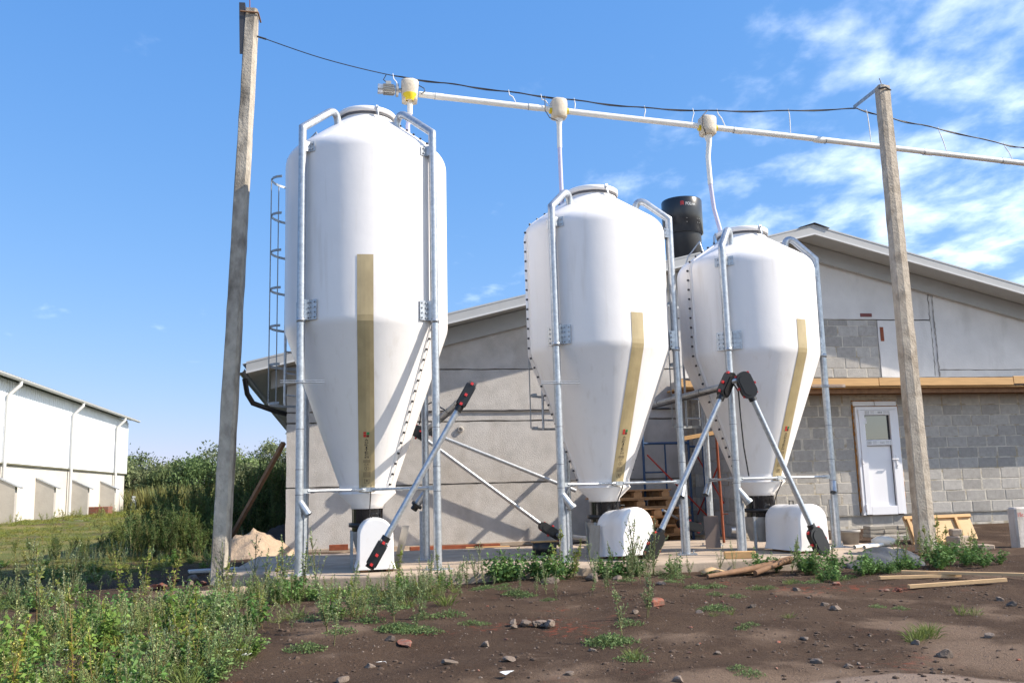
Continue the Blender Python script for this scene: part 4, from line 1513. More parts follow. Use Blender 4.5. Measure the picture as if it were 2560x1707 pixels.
# drive motor at the left end
mo = MB()
mx0 = .77
zc = pz(.9) + .03
ax = Vector((1, 0, -.03)).normalized()
c0 = Vector((mx0, PY, zc))
mo.tube([c0 - ax * .26, c0 - ax * .20, c0 - ax * .03], .062, 20)
mo_o = mo.build('motor', M_ALU, oc)
fn = MB()
for k in range(16):
    a = 2 * math.pi * k / 16
    e = Vector((0, math.cos(a), math.sin(a)))
    fn.bar(c0 - ax * .19 + e * .066, c0 - ax * .05 + e * .066, .006, .018, e)
fn.build('cooling_fin', M_ALU, mo_o)
MB().tube([c0 - ax * .02, c0 + ax * .012], .088, 20).build('motor_flange', M_ALU, mo_o)
MB().tube([c0 - ax * .262, c0 - ax * .20], .067, 20).build('fan_cowl', M_GALV, mo_o)
MB().box(c0 - ax * .12 + Vector((0, -.01, .085)), (.07, .06, .045)).build('terminal_box', M_ALU, mo_o)
MB().tube([c0 + ax * .01, c0 + ax * .09], .03, 12).build('drive_shaft', M_ALU, mo_o)

# ---------------------------------------------------------------- overhead cable and its hangers
cable_pts = [(-1.03, 11.41, 6.70), (-.2, 11.5, 6.49), (.709, PY, 6.365), (1.4, PY, 6.30), (2.279, PY, 6.225), (3.2, PY, 6.155), (4.216, PY, 6.098), (5.3, PY, 6.11), (6.4, PY, 6.17), (7.50, PY, 6.262)]
cable_pts2 = [(7.50, PY, 6.262), (8.09, PY, 6.131), (8.81, PY, 6.015), (9.9, PY, 5.82), (10.5, PY, 5.74), (12.2, PY, 5.50), (14.5, PY, 5.3)]


def smooth_path(pts, n=6):
    P = [Vector(p) for p in pts]
    out = []
    for i in range(len(P) - 1):
        p0, p1, p2, p3 = P[max(0, i - 1)], P[i], P[i + 1], P[min(len(P) - 1, i + 2)]
        for k in range(n):
            t = k / n
            out.append(.5 * ((2 * p1) + (p2 - p0) * t + (2 * p0 - 5 * p1 + 4 * p2 - p3) * t * t + (3 * p1 - p0 - 3 * p2 + p3) * t ** 3))
    out.append(P[-1])
    return out


oh = thing('overhead_cable', (3.5, PY, 6.0), 'thin black overhead power cable strung between the two concrete poles', 'cable')
full = smooth_path(cable_pts) + smooth_path(cable_pts2)[1:]
MB().tube(full, .006, 6).build('carrier_wire', M_RUBBER, oh)
tw1 = [p + Vector((0, .009 * math.cos(i * 1.1), .010 * math.sin(i * 1.1) - .004)) for i, p in enumerate(full) if p.x > .6]
MB().tube(tw1, .009, 6).build('power_cable', M_RUBBER, oh)
M_STRING = mat('white_tie_string', (.72, .71, .68), .6)
for x in (.73, 2.32, 2.79, 3.15, 4.15, 4.85, 5.35, 6.35, 7.62, 8.85, 9.95):
    # each hanger ties the pipe to the cable
    best = min(full, key=lambda p: abs(p.x - x))
    x2 = x + .05
    z2 = pz(x2) + .04
    ps = [best + Vector((0, 0, .03)), best + Vector((.01, -.01, -.05))]
    ps.append(Vector(((best.x + x2) / 2 + .01, PY - .01, (best.z + z2) / 2)))
    ps.append(Vector((x2, PY - .02, z2)))
    MB().tube(ps, .006, 5, rads=[.004, .007, .008, .006]).build('hanger', M_STRING, oh)
MB().tube([(.62, PY, 6.37), (.585, PY, 6.30), (.62, PY, pz(.6) + .12)], .006, 6).build('motor_lead', M_RUBBER, oh)
MB().tube([(.96, PY - .02, 6.34), (1.0, PY - .03, 6.26), (1.12, PY - .06, 6.18), (1.13, PY - .06, 6.14), (1.08, PY - .06, 6.10)], .006, 6).build('sensor_lead', M_RUBBER, oh)
MB().tube([(2.78, PY - .03, 6.18), (2.77, PY - .07, 5.95), (2.82, PY - .1, 5.84), (2.93, PY - .1, 5.80)], .006, 6).build('sensor_lead', M_RUBBER, oh)
MB().tube([(5.15, PY - .03, 6.10), (5.04, PY - .08, 5.99), (5.03, PY - .1, 5.83), (5.08, PY - .08, 5.70)], .006, 6).build('sensor_lead', M_RUBBER, oh)


# ---------------------------------------------------------------- concrete poles
def pole(name, base, top, w0, w1, d0, d1, rz, m, label, ch=.03, chx=None, chy=None):
    base, top = Vector(base), Vector(top)
    root = thing(name, base, label, 'pole', 'concrete power poles at the ends of the pad')
    n = 46
    pts, fs = [], []
    Rz = rotz(rz)
    for i in range(n + 1):
        t = i / n
        w = w0 + (w1 - w0) * t
        d = d0 + (d1 - d0) * t
        c = base.lerp(top, t)
        j = .0035
        for u, v in ((-w / 2 + ch * .4, -d / 2), (w / 2 - (chx or ch), -d / 2), (w / 2, -d / 2 + (chy or ch)), (w / 2, d / 2 - ch * .4), (w / 2 - ch * .4, d / 2), (-w / 2 + ch * .4, d / 2), (-w / 2, d / 2 - ch * .4), (-w / 2, -d / 2 + ch * .4)):
            pts.append(c + Rz @ Vector((u + RNG.uniform(-j, j), v + RNG.uniform(-j, j), 0)))
    for i in range(n):
        for k in range(8):
            k2 = (k + 1) % 8
            fs.append((i * 8 + k, i * 8 + k2, (i + 1) * 8 + k2, (i + 1) * 8 + k))
    fs.append(tuple(range(7, -1, -1)))
    fs.append(tuple(n * 8 + k for k in range(8)))
    m_ = MB().add(pts, fs)
    m_.build('shaft', m, root)
    return root


pl = pole('concrete_pole', (-1.36, 11.42, -.5), (-1.10, 11.42, 7.05), .185, .150, .20, .16, math.radians(-6), M_POLE, 'tall leaning concrete power pole with dark stains beside the tallest silo')
MB().bar((-1.225, 11.36, 7.12), (-1.205, 11.36, 6.42), .07, .012, (0, 1, 0)).bar((-1.19, 11.42, 7.12), (-1.19, 11.42, 6.45), .010, .12, (0, 1, 0)).build('steel_bracket', M_BOLT, pl)
MB().tube([(-1.24, 11.32, 6.98), (-1.02, 11.33, 6.98), (-1.0, 11.50, 6.94)], .012, 6).build('band_clamp', M_TIMBERD, pl)
MB().tube([(-1.13, 11.42, 7.02), (-1.14, 11.42, 7.35)], .006, 5).build('earth_wire', M_RUST, pl)
MB().tube([(-1.05, 11.41, 6.70), (-.92, 11.42, 6.67)], .012, 6).build('cable_eye', M_BOLT, pl)
pr_ = pole('concrete_pole', (7.50, 10.95, -.5), (7.50, 10.95, 6.30), .235, .175, .19, .15, math.radians(-9), M_POLE2, 'pale concrete power pole with a steel arm in front of the block wall', ch=.02, chx=.105, chy=.045)
MB().bar((7.45, 10.88, 6.30), (7.50, 11.66, 6.32), .05, .008, (0, 0, 1)).bar((7.425, 10.88, 6.275), (7.475, 11.66, 6.295), .008, .055, (0, 0, 1)).build('steel_arm', M_GALVD, pr_)
MB().tube([(7.40, 10.90, 6.24), (7.47, 10.84, 6.24), (7.60, 10.92, 6.24)], .012, 6).build('band_clamp', M_BOLT, pr_)
MB().tube([(7.50, 10.95, 6.28), (7.46, 10.95, 6.42)], .006, 5).build('earth_wire', M_BOLT, pr_)

# ---------------------------------------------------------------- things about the pad
# pallets behind the middle silo
def make_pallet():
    root = thing('pallet', (0, 0, 0), 'x', 'pallet', 'pallets piled against the barn wall')
    top_b = MB().bbox((0, 0, 0), (1.2, .11, .022), .003).mesh('deck_board', M_PALLET, (0, 0, 0))
    cross = MB().bbox((0, 0, 0), (.10, .8, .022), .003).mesh('stringer_board', M_PALLET, (0, 0, 0))
    blk = MB().bbox((0, 0, 0), (.145, .10, .078), .003).mesh('spacer_block', M_PALLET, (0, 0, 0))

    def put(nm, me, loc):
        o = bpy.data.objects.new(nm, me)
        C.objects.link(o)
        o.parent = root
        o.location = loc
    for k in range(5):
        put('deck_board', top_b, (0, -.345 + k * .1725, .133))
    for x in (-.5, 0, .5):
        put('stringer_board', cross, (x, 0, .111))
        for y in (-.345, 0, .345):
            put('spacer_block', blk, (x, y, .061))
    for y in (-.345, 0, .345):
        put('bottom_board', top_b, (0, y, .011))
    return root


pal = make_pallet()
plabels = ['bottom pallet of the pile behind the middle silo', 'second pallet up in the pile behind the middle silo', 'third pallet up in the pile behind the middle silo', 'fourth pallet up, pushed forward in the pile behind the middle silo',
           'fifth pallet up in the pile behind the middle silo', 'topmost pallet of the pile behind the middle silo']
pspots = [(4.93, 14.62, 3), (4.86, 14.66, -2), (4.90, 14.6, 2), (4.93, 14.50, 4), (4.78, 14.74, -3), (4.72, 14.78, 1)]
for i, (x, y, a) in enumerate(pspots):
    o = pal if i == 0 else copy_tree(pal)
    o.location = (x, y, -.068 + i * .145)
    o.rotation_euler = (0, 0, math.radians(a + 6))
    o['label'] = plabels[i]

# scaffold frames
sf = thing('scaffold', (5.6, 15.0, 0), 'blue scaffold frame with red diagonal braces standing by the barn wall', 'scaffold')
for x, z1 in ((5.05, 1.76), (5.86, 1.62), (6.12, 1.5)):
    MB().tube([(x, 14.85, -.06), (x, 14.85, z1)], .021, 10).build('post', M_SCAFB, sf)
MB().tube([(5.44, 14.86, 1.55), (5.44, 14.86, .2)], .016, 8).build('post', M_SCAFB, sf)
for a, b, r in (((5.05, 14.85, 1.56), (5.86, 14.85, 1.56), .022), ((5.05, 14.86, 1.08), (5.44, 14.86, 1.08), .014), ((5.05, 14.86, .5), (5.44, 14.86, .5), .014), ((5.86, 14.85, 1.5), (6.12, 14.85, 1.49), .018)):
    MB().tube([a, b], r, 8).build('rail', M_SCAFB, sf)
for a, b in (((5.10, 14.80, 1.37), (6.16, 14.80, .28)), ((6.15, 15.3, 1.42), (6.15, 14.2, .55)), ((6.14, 15.3, .35), (6.14, 14.3, 1.15))):
    MB().tube([a, b], .014, 8).build('cross_brace', M_SCAFR, sf)
pp = MB().tube([(5.62, 13.05, -.03), (5.60, 13.05, 1.64)], .020, 10).tube([(5.61, 13.03, .42), (5.68, 12.98, .42)], .008, 6)
pp.build('prop_pipe', M_RUST, org=(5.61, 13.05, 0), label='rusty brown upright pipe standing behind the shortest silo', cat='pipe')
MB().bbox((5.85, 13.6, 1.66), (1.25, .09, .06), .004, Matrix.Rotation(math.radians(-9), 3, 'Y')).build('cross_timber', M_TIMBER, org=(5.85, 13.6, 1.6), label='short pine timber held level by the rusty upright pipe', cat='timber')

# leaning sheets, boards
def leaning(name, m, c, w, h, rz, lean, label, cat, th=.012):
    R = rotz(rz) @ Matrix.Rotation(lean, 3, 'X')
    mb_ = MB()
    mb_.bbox(Vector(c) + R @ Vector((0, 0, h / 2)), (w, th, h), .002, R)
    return mb_.build(name, m, org=c, label=label, cat=cat)


M_SLATE = mat('brown_sheet', (.175, .13, .105), .5, var=.15, vscale=6)
leaning('fibre_sheet', M_SLATE, (5.02, 12.02, .006), .20, .44, math.radians(-16), math.radians(-14), 'small brown sheet leaning on a leg of the shortest silo', 'sheet')
leaning('metal_sheet', mat('bent_metal_sheet', (.30, .28, .25), .35, .6, var=.2, vscale=5), (.66, 10.82, .006), .14, .50, math.radians(-62), math.radians(-16), 'grey metal sheet leaning against the end-on arched cover', 'sheet')
leaning('wooden_board', M_GREYWOOD, (3.06, 11.04, .006), .13, .42, math.radians(-28), math.radians(-20), 'grey board leaning against the tilted arched cover', 'board', .02)
MB().bbox((4.62, 10.30, .043), (.36, .085, .08), .005, rotz(math.radians(-14))).build('timber_block', M_TIMBER, label='short orange timber offcut lying at the edge of the pad', cat='timber')
MB().bbox((1.85, 14.9, -.03), (1.45, .12, .075), .004, rotz(math.radians(2))).build('timber_plank', M_RUST, label='rusty red plank lying at the foot of the barn wall', cat='plank')
MB().bbox((2.35, 14.75, -.045), (.7, .10, .04), .004, rotz(math.radians(-3))).build('timber_plank', M_TIMBER, label='short pale plank lying by the rusty red plank', cat='plank')
MB().bbox((.02, 15.28, .02), (.30, .06, .09), .004).build('rusty_bracket', M_RUST, label='small rusty bracket at the foot of the barn wall behind the tallest silo', cat='bracket')
# black round tub with a wooden lid
tb_ = thing('round_tub', (2.70, 12.15, 0), 'low black round tub with a wooden board on top, beside the tilted cover', 'tub')
MB().lathe([(.0, .005), (.155, .005), (.165, .16), (.158, .16), (.15, .02)], (2.70, 12.15, 0), 28).build('tub_wall', M_BLACK, tb_)
MB().bbox((2.70, 12.15, .172), (.34, .12, .02), .003, rotz(.1)).build('board', M_TIMBER, tb_)
# slim white stake
MB().bar((3.02, 11.95, .003), (3.02, 11.95, .36), .022, .012).build('white_stake', M_PVC, org=(3.02, 11.95, 0), label='short white strip standing upright behind the tilted cover', cat='strip')
# bucket
bk = thing('mortar_bucket', (6.93, 11.80, 0), 'grey plastic mortar bucket standing beside the shortest silo', 'bucket')
MB().lathe([(.0, .004), (.105, .004), (.128, .175), (.133, .175), (.133, .19), (.12, .19), (.10, .02), (0, .02)], (6.93, 11.80, 0), 28).build('bucket_body', M_GREYPL, bk)
MB().lathe([(.134, .16), (.139, .165), (.139, .192), (.134, .192)], (6.93, 11.80, 0), 28).build('rim', M_GREYPL, bk)
# sack
sk = MB()
rows, cols = 9, 16
pts = []
for i in range(rows):
    t = i / (rows - 1)
    x = -.15 + .30 * t
    r = .085 * (math.sin(math.pi * min(max(t, .04), .96)) ** .45)
    for k in range(cols):
        a = 2 * math.pi * k / cols
        zz = max(-.055, math.sin(a) * r * .85 + .012 * noise.noise((i * .8, k * .7, 3)))
        pts.append(Vector((7.06, 11.22, .057)) + rotz(-.5) @ Vector((x, math.cos(a) * r * 1.3, zz)))
fs = [(i * cols + k, i * cols + (k + 1) % cols, (i + 1) * cols + (k + 1) % cols, (i + 1) * cols + k) for i in range(rows - 1) for k in range(cols)]
fs += [tuple(range(cols - 1, -1, -1)), tuple((rows - 1) * cols + k for k in range(cols))]
sk.add(pts, fs, True)
sk.build('filled_sack', M_SACK, label='plump cream sack lying on the pad near the pale pole', cat='sack')
for a, b, lb in (((6.46, 10.92, .026), (6.98, 11.26, .026), 'white plastic pipe offcut lying left of its twin on the pad'), ((6.56, 10.86, .026), (7.04, 11.18, .026), 'white plastic pipe offcut lying next to the cream sack')):
    mb_ = MB().tube([a, b], .023, 12, cap=False).tube([a, b], .019, 12, cap=False)
    mb_.build('plastic_pipe', M_PVC, label=lb, cat='pipe')
# paver stacks behind the pole
pv_me = MB().bbox((0, 0, 0), (.24, .20, .055), .006).mesh('paving_stone', mat('grey_paver', (.33, .30, .25), .9, var=.12, vscale=14, bump=.3, objrand=.12), (0, 0, 0))
ps_ = thing('paver_stack', (8.25, 13.0, -.1), 'stack of grey paving stones in front of the block wall by the white door', 'pavers')
for k in range(3):
    for c_ in range(3):
        o = bpy.data.objects.new('paving_stone', pv_me)
        C.objects.link(o)
        o.parent = ps_
        o.location = (-.22 + c_ * .235 + RNG.uniform(-.01, .01), RNG.uniform(-.015, .015), .125 + k * .058)
        o.rotation_euler = (0, 0, RNG.uniform(-.06, .06))
MB().bbox((8.42, 12.98, -.0385), (.7, .28, .125), .01).build('concrete_kerb', M_BLOCK, ps_)
# wooden formwork panel leaning on the wall
fw_ = thing('formwork_panel', (8.75, 12.35, -.1), 'orange plywood formwork panel with battens leaning behind the pale pole', 'panel')
R = rotz(math.radians(4)) @ Matrix.Rotation(math.radians(-24), 3, 'X')
c0 = Vector((8.72, 12.25, -.11))
MB().bbox(c0 + R @ Vector((0, 0, .22)), (1.15, .018, .46), .003, R).build('plywood_sheet', M_PLY, fw_)
for (u, v, w, h) in ((0, .43, 1.16, .05), (0, .03, 1.16, .05), (-.52, .23, .05, .36), (.30, .23, .05, .36), (-.38, .23, .05, .36)):
    MB().bbox(c0 + R @ Vector((u, -.028, v)), (w, .04, h), .003, R).build('batten', M_TIMBER, fw_)
# concrete block with red writing at the right edge
cbk = thing('concrete_block', (8.85, 10.95, -.1), 'large pale concrete block with red painted writing', 'concrete block')
MB().bbox((9.13, 11.0, .15), (.62, .16, .60), .02, rotz(math.radians(2))).build('block_body', mat('pale_block', (.50, .46, .42), .9, var=.12, vscale=5, bump=.4, col2=(.36, .32, .27), c2lo=.5, c2hi=.7, c2scale=4, c2stretch=(2, 2, .5)), cbk)
Rb = rotz(math.radians(2))
put_text('15c', lambda u, v: tuple(Vector((9.13, 11.0, .33)) + Rb @ Vector((u - .235, -.0835, v))), .052, M_LRED, 'painted_writing', cbk, .085)
# small pile of cut blocks in front of the formwork
for k, (x, y, z, w, d, h, a, lb) in enumerate(((8.02, 10.98, -.118, .34, .22, .115, 8, 'pale cut block at the bottom of the small pile near the formwork panel'), (8.30, 10.92, -.12, .20, .22, .11, -10, 'squat pale cut block lying at the side of the small pile'),
                                    (8.0, 10.99, -.002, .26, .20, .11, 20, 'pale cut block in the middle of the small pile'), (7.97, 11.0, .108, .13, .14, .09, -15, 'smallest pale block crowning the small pile'))):
    MB().bbox((x, y, z + h / 2), (w, d, h), .012, rotz(math.radians(a))).build('cut_block', M_SLAB, label=lb, cat='block')
# tarpaulin heaped over the pad edge
tp = MB()
n1, n2 = 26, 16
pts = []
for i in range(n1):
    for j in range(n2):
        u, v = i / (n1 - 1), j / (n2 - 1)
        x = 5.75 + .95 * u + .1 * v
        y = 9.72 + .62 * v - .10 * u
        z = gz(x, y) + .01 + .15 * sstep(.15, .75, v) * (1 - .55 * abs(u - .55)) + .05 * (abs(math.sin(u * 8.5 + v * 3.2 + 1.5 * noise.noise((x * 2, y * 2, 3)))) - .5) * (.3 + v) + .028 * abs(noise.noise((x * 7, y * 7, 1)))
        e = min(u, 1 - u, v) * 7
        z -= .06 * max(0, 1 - e)
        pts.append((x, y, z))
tp.add(pts, [(i * n2 + j, (i + 1) * n2 + j, (i + 1) * n2 + j + 1, i * n2 + j + 1) for i in range(n1 - 1) for j in range(n2 - 1)], True)
tpo = tp.build('tarpaulin', M_TARP, label='crumpled grey tarpaulin draped over the pad corner among green weeds', cat='tarpaulin')
sm_ = tpo.modifiers.new('thickness', 'SOLIDIFY')
sm_.thickness = .004
# timbers on the soil
def log(a, b, w, t, m, name, label, cat='plank', z0=None):
    a, b = Vector(a), Vector(b)
    mb_ = MB().bar(a, b, w, t)
    return mb_.build(name, m, label=label, cat=cat)


def gp(x, y, dz=0.0):
    return (x, y, gz(x, y) + dz)


MB().tube([gp(3.86, 9.45, .03), gp(4.5, 9.72, .075), gp(5.05, 9.88, .13)], .035, 8, rads=[.022, .036, .045]).tube([gp(4.45, 9.55, .05), gp(4.98, 9.80, .14)], .03, 8).build('broken_branch', M_TIMBERD, label='broken brown timber lying on the soil before the timber offcut', cat='branch')
ply = MB()
pts = []
for i in range(9):
    for j in range(3):
        u, v = i / 8, j / 2
        pts.append((3.92 + .62 * u, 9.70 + .14 * v, gz(3.92 + .6 * u, 9.75) + .03 + .05 * math.exp(-((u - .22) / .16) ** 2) + .012 * v))
ply.add(pts, [(i * 3 + j, (i + 1) * 3 + j, (i + 1) * 3 + j + 1, i * 3 + j + 1) for i in range(8) for j in range(2)], True)
po = ply.build('plywood_strip', M_PLY, label='warped strip of yellow plywood lying against the pad edge', cat='plywood')
sm_ = po.modifiers.new('thickness', 'SOLIDIFY')
sm_.thickness = .008
log(gp(5.22, 8.42, .03), gp(6.02, 8.30, .03), .05, .028, M_PLY, 'loose_plank', 'thin pale plank furthest back of the three lying on the soil')
log(gp(5.55, 8.55, .055), gp(6.7, 7.72, .055), .055, .026, M_PLY, 'loose_plank', 'long pale plank lying across the other planks on the soil')
log(gp(5.16, 7.86, .028), gp(6.08, 7.74, .035), .05, .03, M_PLY, 'loose_plank', 'pale plank nearest the open yard of the three on the soil')

# sand heap, board, rubble by the leaning pole
def heap(name, c, rx, ry, h, m, label, cat, seed=0):
    n1, n2 = 40, 14
    pts = [(c[0], c[1], gz(c[0], c[1]) + h)]
    for j in range(1, n2 + 1):
        t = j / n2
        for i in range(n1):
            a = 2 * math.pi * i / n1
            rr = t * (1 + .18 * noise.noise((math.cos(a) * 1.5 + seed, math.sin(a) * 1.5, seed)))
            x, y = c[0] + rx * rr * math.cos(a), c[1] + ry * rr * math.sin(a)
            z = gz(x, y) + h * (1 - t) ** .9 * 1.0 - .02 * (t > .95) + h * .30 * noise.noise((x * 4, y * 4, seed)) * (1 - t) * t * 3 + .030 * noise.noise((x * 9, y * 9, seed)) * (t < .97) + .014 * noise.noise((x * 21, y * 21, seed))
            pts.append((x, y, z))
    fs = [(0, 1 + i, 1 + (i + 1) % n1) for i in range(n1)]
    for j in range(n2 - 1):
        for i in range(n1):
            i2 = (i + 1) % n1
            fs.append((1 + j * n1 + i, 1 + (j + 1) * n1 + i, 1 + (j + 1) * n1 + i2, 1 + j * n1 + i2))
    return MB().add(pts, fs, True).build(name, m, label=label, cat=cat)


heap('sand_heap', (-1.33, 15.6), .68, .8, .44, M_SAND, 'heap of pale sand at the corner of the concrete barn', 'sand heap', 2)
heap('sand_heap', (-1.15, 10.55), .55, .28, .07, M_SAND, 'low drift of pale sand at the foot of the leaning pole', 'sand heap', 5)
heap('soil_heap', (-.95, 17.2), .7, .8, .40, mat('dark_soil', (.07, .05, .04), .97, var=.2, bump=.6), 'dark soil heap in the shade behind the pale sand', 'soil heap', 8)
MB().bbox((-1.55, 12.55, gz(-1.55, 12.55) + .05), (.62, .16, .03), .004, rotz(.25) @ Matrix.Rotation(.05, 3, 'X')).build('flat_board', M_PANEL, label='pale flat board lying behind the leaning pole', cat='board')
log((-1.93, 16.9, -.05), (-.88, 15.68, 1.72), .07, .06, M_TIMBERD, 'raking_prop', 'brown timber prop raking up against the barn corner', 'timber')
# far left odds and ends
fs_ = thing('slab_stack', (-10.5, 54.0, .15), 'distant stack of white slabs beside the white barn', 'slabs')
for k in range(6):
    MB().bbox((-10.25 + RNG.uniform(-.05, .05), 54.0, .26 + k * .135), (1.5, 1.1, .115), .01).build('slab', M_CLAD, fs_)
MB().bbox((-10.35, 43.2, .30), (1.25, .8, .52), .02).build('brick_crate', M_BRICK, label='low crate of brown bricks beside the white barn', cat='crate')
for k, (a, b, lb) in enumerate((((-9.6, 33.2, .17), (-7.9, 32.0, .12), 'long weathered board sticking out of the far lumber pile'), ((-10.2, 35.4, .2), (-8.4, 33.6, .16), 'weathered board under the others in the far lumber pile'), ((-10.3, 36.2, .16), (-9.0, 36.9, .2), 'short weathered board at the back of the far lumber pile'))):
    log(a, b, .2, .05, M_GREYWOOD, 'lumber_board', lb, 'board')
MB().bbox((-9.6, 38.0, .10), (2.2, .5, .06), .01, rotz(.2)).build('white_plank', M_CLAD, label='flat white plank lying by the white barn', cat='plank')

# ---------------------------------------------------------------- stones and broken bricks
def rock_mesh(name, seed, m, flat=.65, sub=2, ang=.28):
    bm = bmesh.new()
    bmesh.ops.create_icosphere(bm, subdivisions=sub, radius=1)
    rr = random.Random(seed)
    planes = [(Vector((rr.gauss(0, 1), rr.gauss(0, 1), rr.gauss(0, 1))).normalized(), rr.uniform(.45, .8)) for _ in range(9)]
    for v in bm.verts:
        p = v.co.copy()
        for nrm, dd in planes:
            q = p.dot(nrm)
            if q > dd:
                p -= nrm * (q - dd)
        p *= 1 + ang * .4 * noise.noise(p * 2.2 + Vector((seed, 0, 0)))
        p.z *= flat
        v.co = p
    me = bpy.data.meshes.new(name)
    bm.to_mesh(me)
    bm.free()
    me.materials.append(m)
    return me


ROCKS = [rock_mesh('stone', s, M_STONE, random.Random(s).uniform(.45, .8)) for s in range(7)]
BROKEN = [rock_mesh('broken_brick', s + 50, M_BRICK, .55) for s in range(4)]


def place(me, name, x, y, s, label, cat, group=None, sink=.55, sc_=None, on=None):
    o = bpy.data.objects.new(name, me)
    C.objects.link(o)
    sx = sc_ or (RNG.uniform(.8, 1.25), RNG.uniform(.7, 1.1), RNG.uniform(.7, 1.0))
    o.scale = (s * sx[0], s * sx[1], s * sx[2])
    o.location = (x, y, (gz(x, y) if on is None else on) + s * .55 * sx[2] * (1 - sink))
    o.rotation_euler = (RNG.uniform(-.2, .2), RNG.uniform(-.2, .2), RNG.uniform(0, 6.3))
    return tag(o, label, cat, group)


hb = MB().bbox((0, 0, 0), (.14, .095, .065), .014).mesh('broken_brick', M_BRICK, (0, 0, 0))
o = bpy.data.objects.new('broken_brick', hb)
C.objects.link(o)
o.location = (2.58, 7.47, gz(2.58, 7.47) + .03)
o.rotation_euler = (.05, -.06, .35)
tag(o, 'half of a red brick lying squarely on the brown soil', 'brick')
place(BROKEN[0], 'broken_brick', .46, 6.6, .075, 'rounded red brick lump beside grey stones on the soil', 'brick', sc_=(1.7, .8, .5))
place(BROKEN[1], 'broken_brick', 4.72, 8.34, .055, 'crushed red brick lying alone right of the broken timber', 'brick')
for k in range(7):
    place(BROKEN[k % 4], 'broken_brick', 4.93 + RNG.uniform(-.13, .13), 7.87 + RNG.uniform(-.08, .08), RNG.uniform(.02, .045), 'small red brick chunk in the cluster near the pale planks', 'brick', 'brick chunks near the pale planks')
for k in range(26):
    x, y = RNG.uniform(-.1, 4.5), RNG.uniform(4.7, 8.2)
    place(BROKEN[k % 4], 'broken_brick', x, y, RNG.uniform(.010, .022), 'tiny red brick crumb scattered on the brown soil', 'brick', 'brick crumbs on the soil')
for k in range(9):
    place(ROCKS[k % 7], 'rubble_lump', 1.44 + RNG.uniform(-.14, .14), 7.11 + RNG.uniform(-.09, .09), RNG.uniform(.035, .065), 'pale concrete crumb in the small heap on the soil', 'rubble', 'small heap of pale concrete crumbs', sink=.1)
big = [(.36, 6.68, .045), (.03, 5.56, .055), (1.0, 6.43, .035), (.67, 5.78, .05), (1.03, 5.72, .045), (3.86, 6.87, .06), (3.95, 7.22, .05), (3.59, 5.17, .055), (2.79, 5.24, .04), (1.79, 4.86, .04), (4.22, 8.2, .05), (2.8, 7.06, .045),
       (2.36, 5.69, .035), (4.21, 5.58, .04), (3.65, 5.54, .035), (1.62, 5.96, .03), (2.3, 7.14, .035), (3.32, 7.22, .04), (3.08, 5.92, .035), (2.9, 5.07, .04), (5.44, 7.02, .05), (5.35, 6.77, .05), (2.15, 9.45, .09), (2.62, 9.5, .11), (3.15, 8.9, .06), (2.9, 9.55, .07), (1.3, 5.3, .04), (.2, 6.0, .035)]
for k, (x, y, s) in enumerate(big):
    place(ROCKS[k % 7], 'stone', x, y, s, 'fist-sized grey stone lying on the bare brown soil', 'stone', 'stones strewn over the soil')
for k in range(64):
    x, y = RNG.uniform(-.6, 6.0), RNG.uniform(4.5, 9.4)
    if x > 5 and y < 6:
        continue
    place(ROCKS[k % 7], 'stone', x, y, RNG.uniform(.008, .020), 'small pebble strewn over the bare brown soil', 'pebble', 'pebbles strewn over the soil', sink=.6)
# red bricks and rubble by the leaning pole
for k in range(10):
    x, y = RNG.uniform(-2.3, -1.5), RNG.uniform(11.2, 12.0)
    place((BROKEN + ROCKS)[k % 9], 'rubble_lump', x, y, RNG.uniform(.04, .10), 'lump of rubble dumped at the foot of the leaning pole', 'rubble', 'rubble by the leaning pole', sink=.2)
for k, (x, y) in enumerate(((-1.05, 7.9), (-.62, 6.55), (-.58, 6.42), (.28, 6.02), (-1.9, 7.3), (-1.2, 8.4), (.95, 5.35), (-1.0, 6.0))):
    o = MB().add([Vector(gp(x, y, .02)) + Vector((RNG.uniform(-.02, .02) + a, b + RNG.uniform(-.015, .015), RNG.uniform(0, .025))) for a in (-.025, 0, .025) for b in (-.018, .018)], [(0, 1, 3, 2), (2, 3, 5, 4)]).build('paper_scrap', M_PAPER, label='scrap of white litter lying among the weeds and soil', cat='litter', group='white litter scraps')
    q = o.modifiers.new('thickness', 'SOLIDIFY')
    q.thickness = .001
# gravel that nobody could count
gv, gf = [], []
base_oct = np.array([(1, 0, 0), (0, 1, 0), (-1, 0, 0), (0, -1, 0), (0, 0, 1)], float)
for k in range(5200):
    x, y = RNG.uniform(-2.5, 7.6), RNG.uniform(4.3, 10.0)
    if noise.noise((x * 1.2, y * 1.2, 6)) < RNG.uniform(-.5, .35):
        continue
    s = RNG.uniform(.003, .010)
    if y > 8.2 and x > 4.4:
        s *= 1.3
    z = gz(x, y)
    a = RNG.uniform(0, 6)
    o_ = len(gv)
    for p in base_oct:
        px_, py_ = p[0] * s * RNG.uniform(.7, 1.4), p[1] * s * RNG.uniform(.7, 1.4)
        gv.append((x + px_ * math.cos(a) - py_ * math.sin(a), y + px_ * math.sin(a) + py_ * math.cos(a), z - .002 + p[2] * s * .9))
    gf += [(o_, o_ + 1, o_ + 4), (o_ + 1, o_ + 2, o_ + 4), (o_ + 2, o_ + 3, o_ + 4), (o_ + 3, o_, o_ + 4)]
MB().add(gv, gf).build('gravel', mat('soil_crumbs', (.15, .115, .09), .95, var=.55, vscale=30), org=(2.5, 7, -.15), label='fine gravel and soil crumbs over the yard', cat='gravel', kind='stuff')

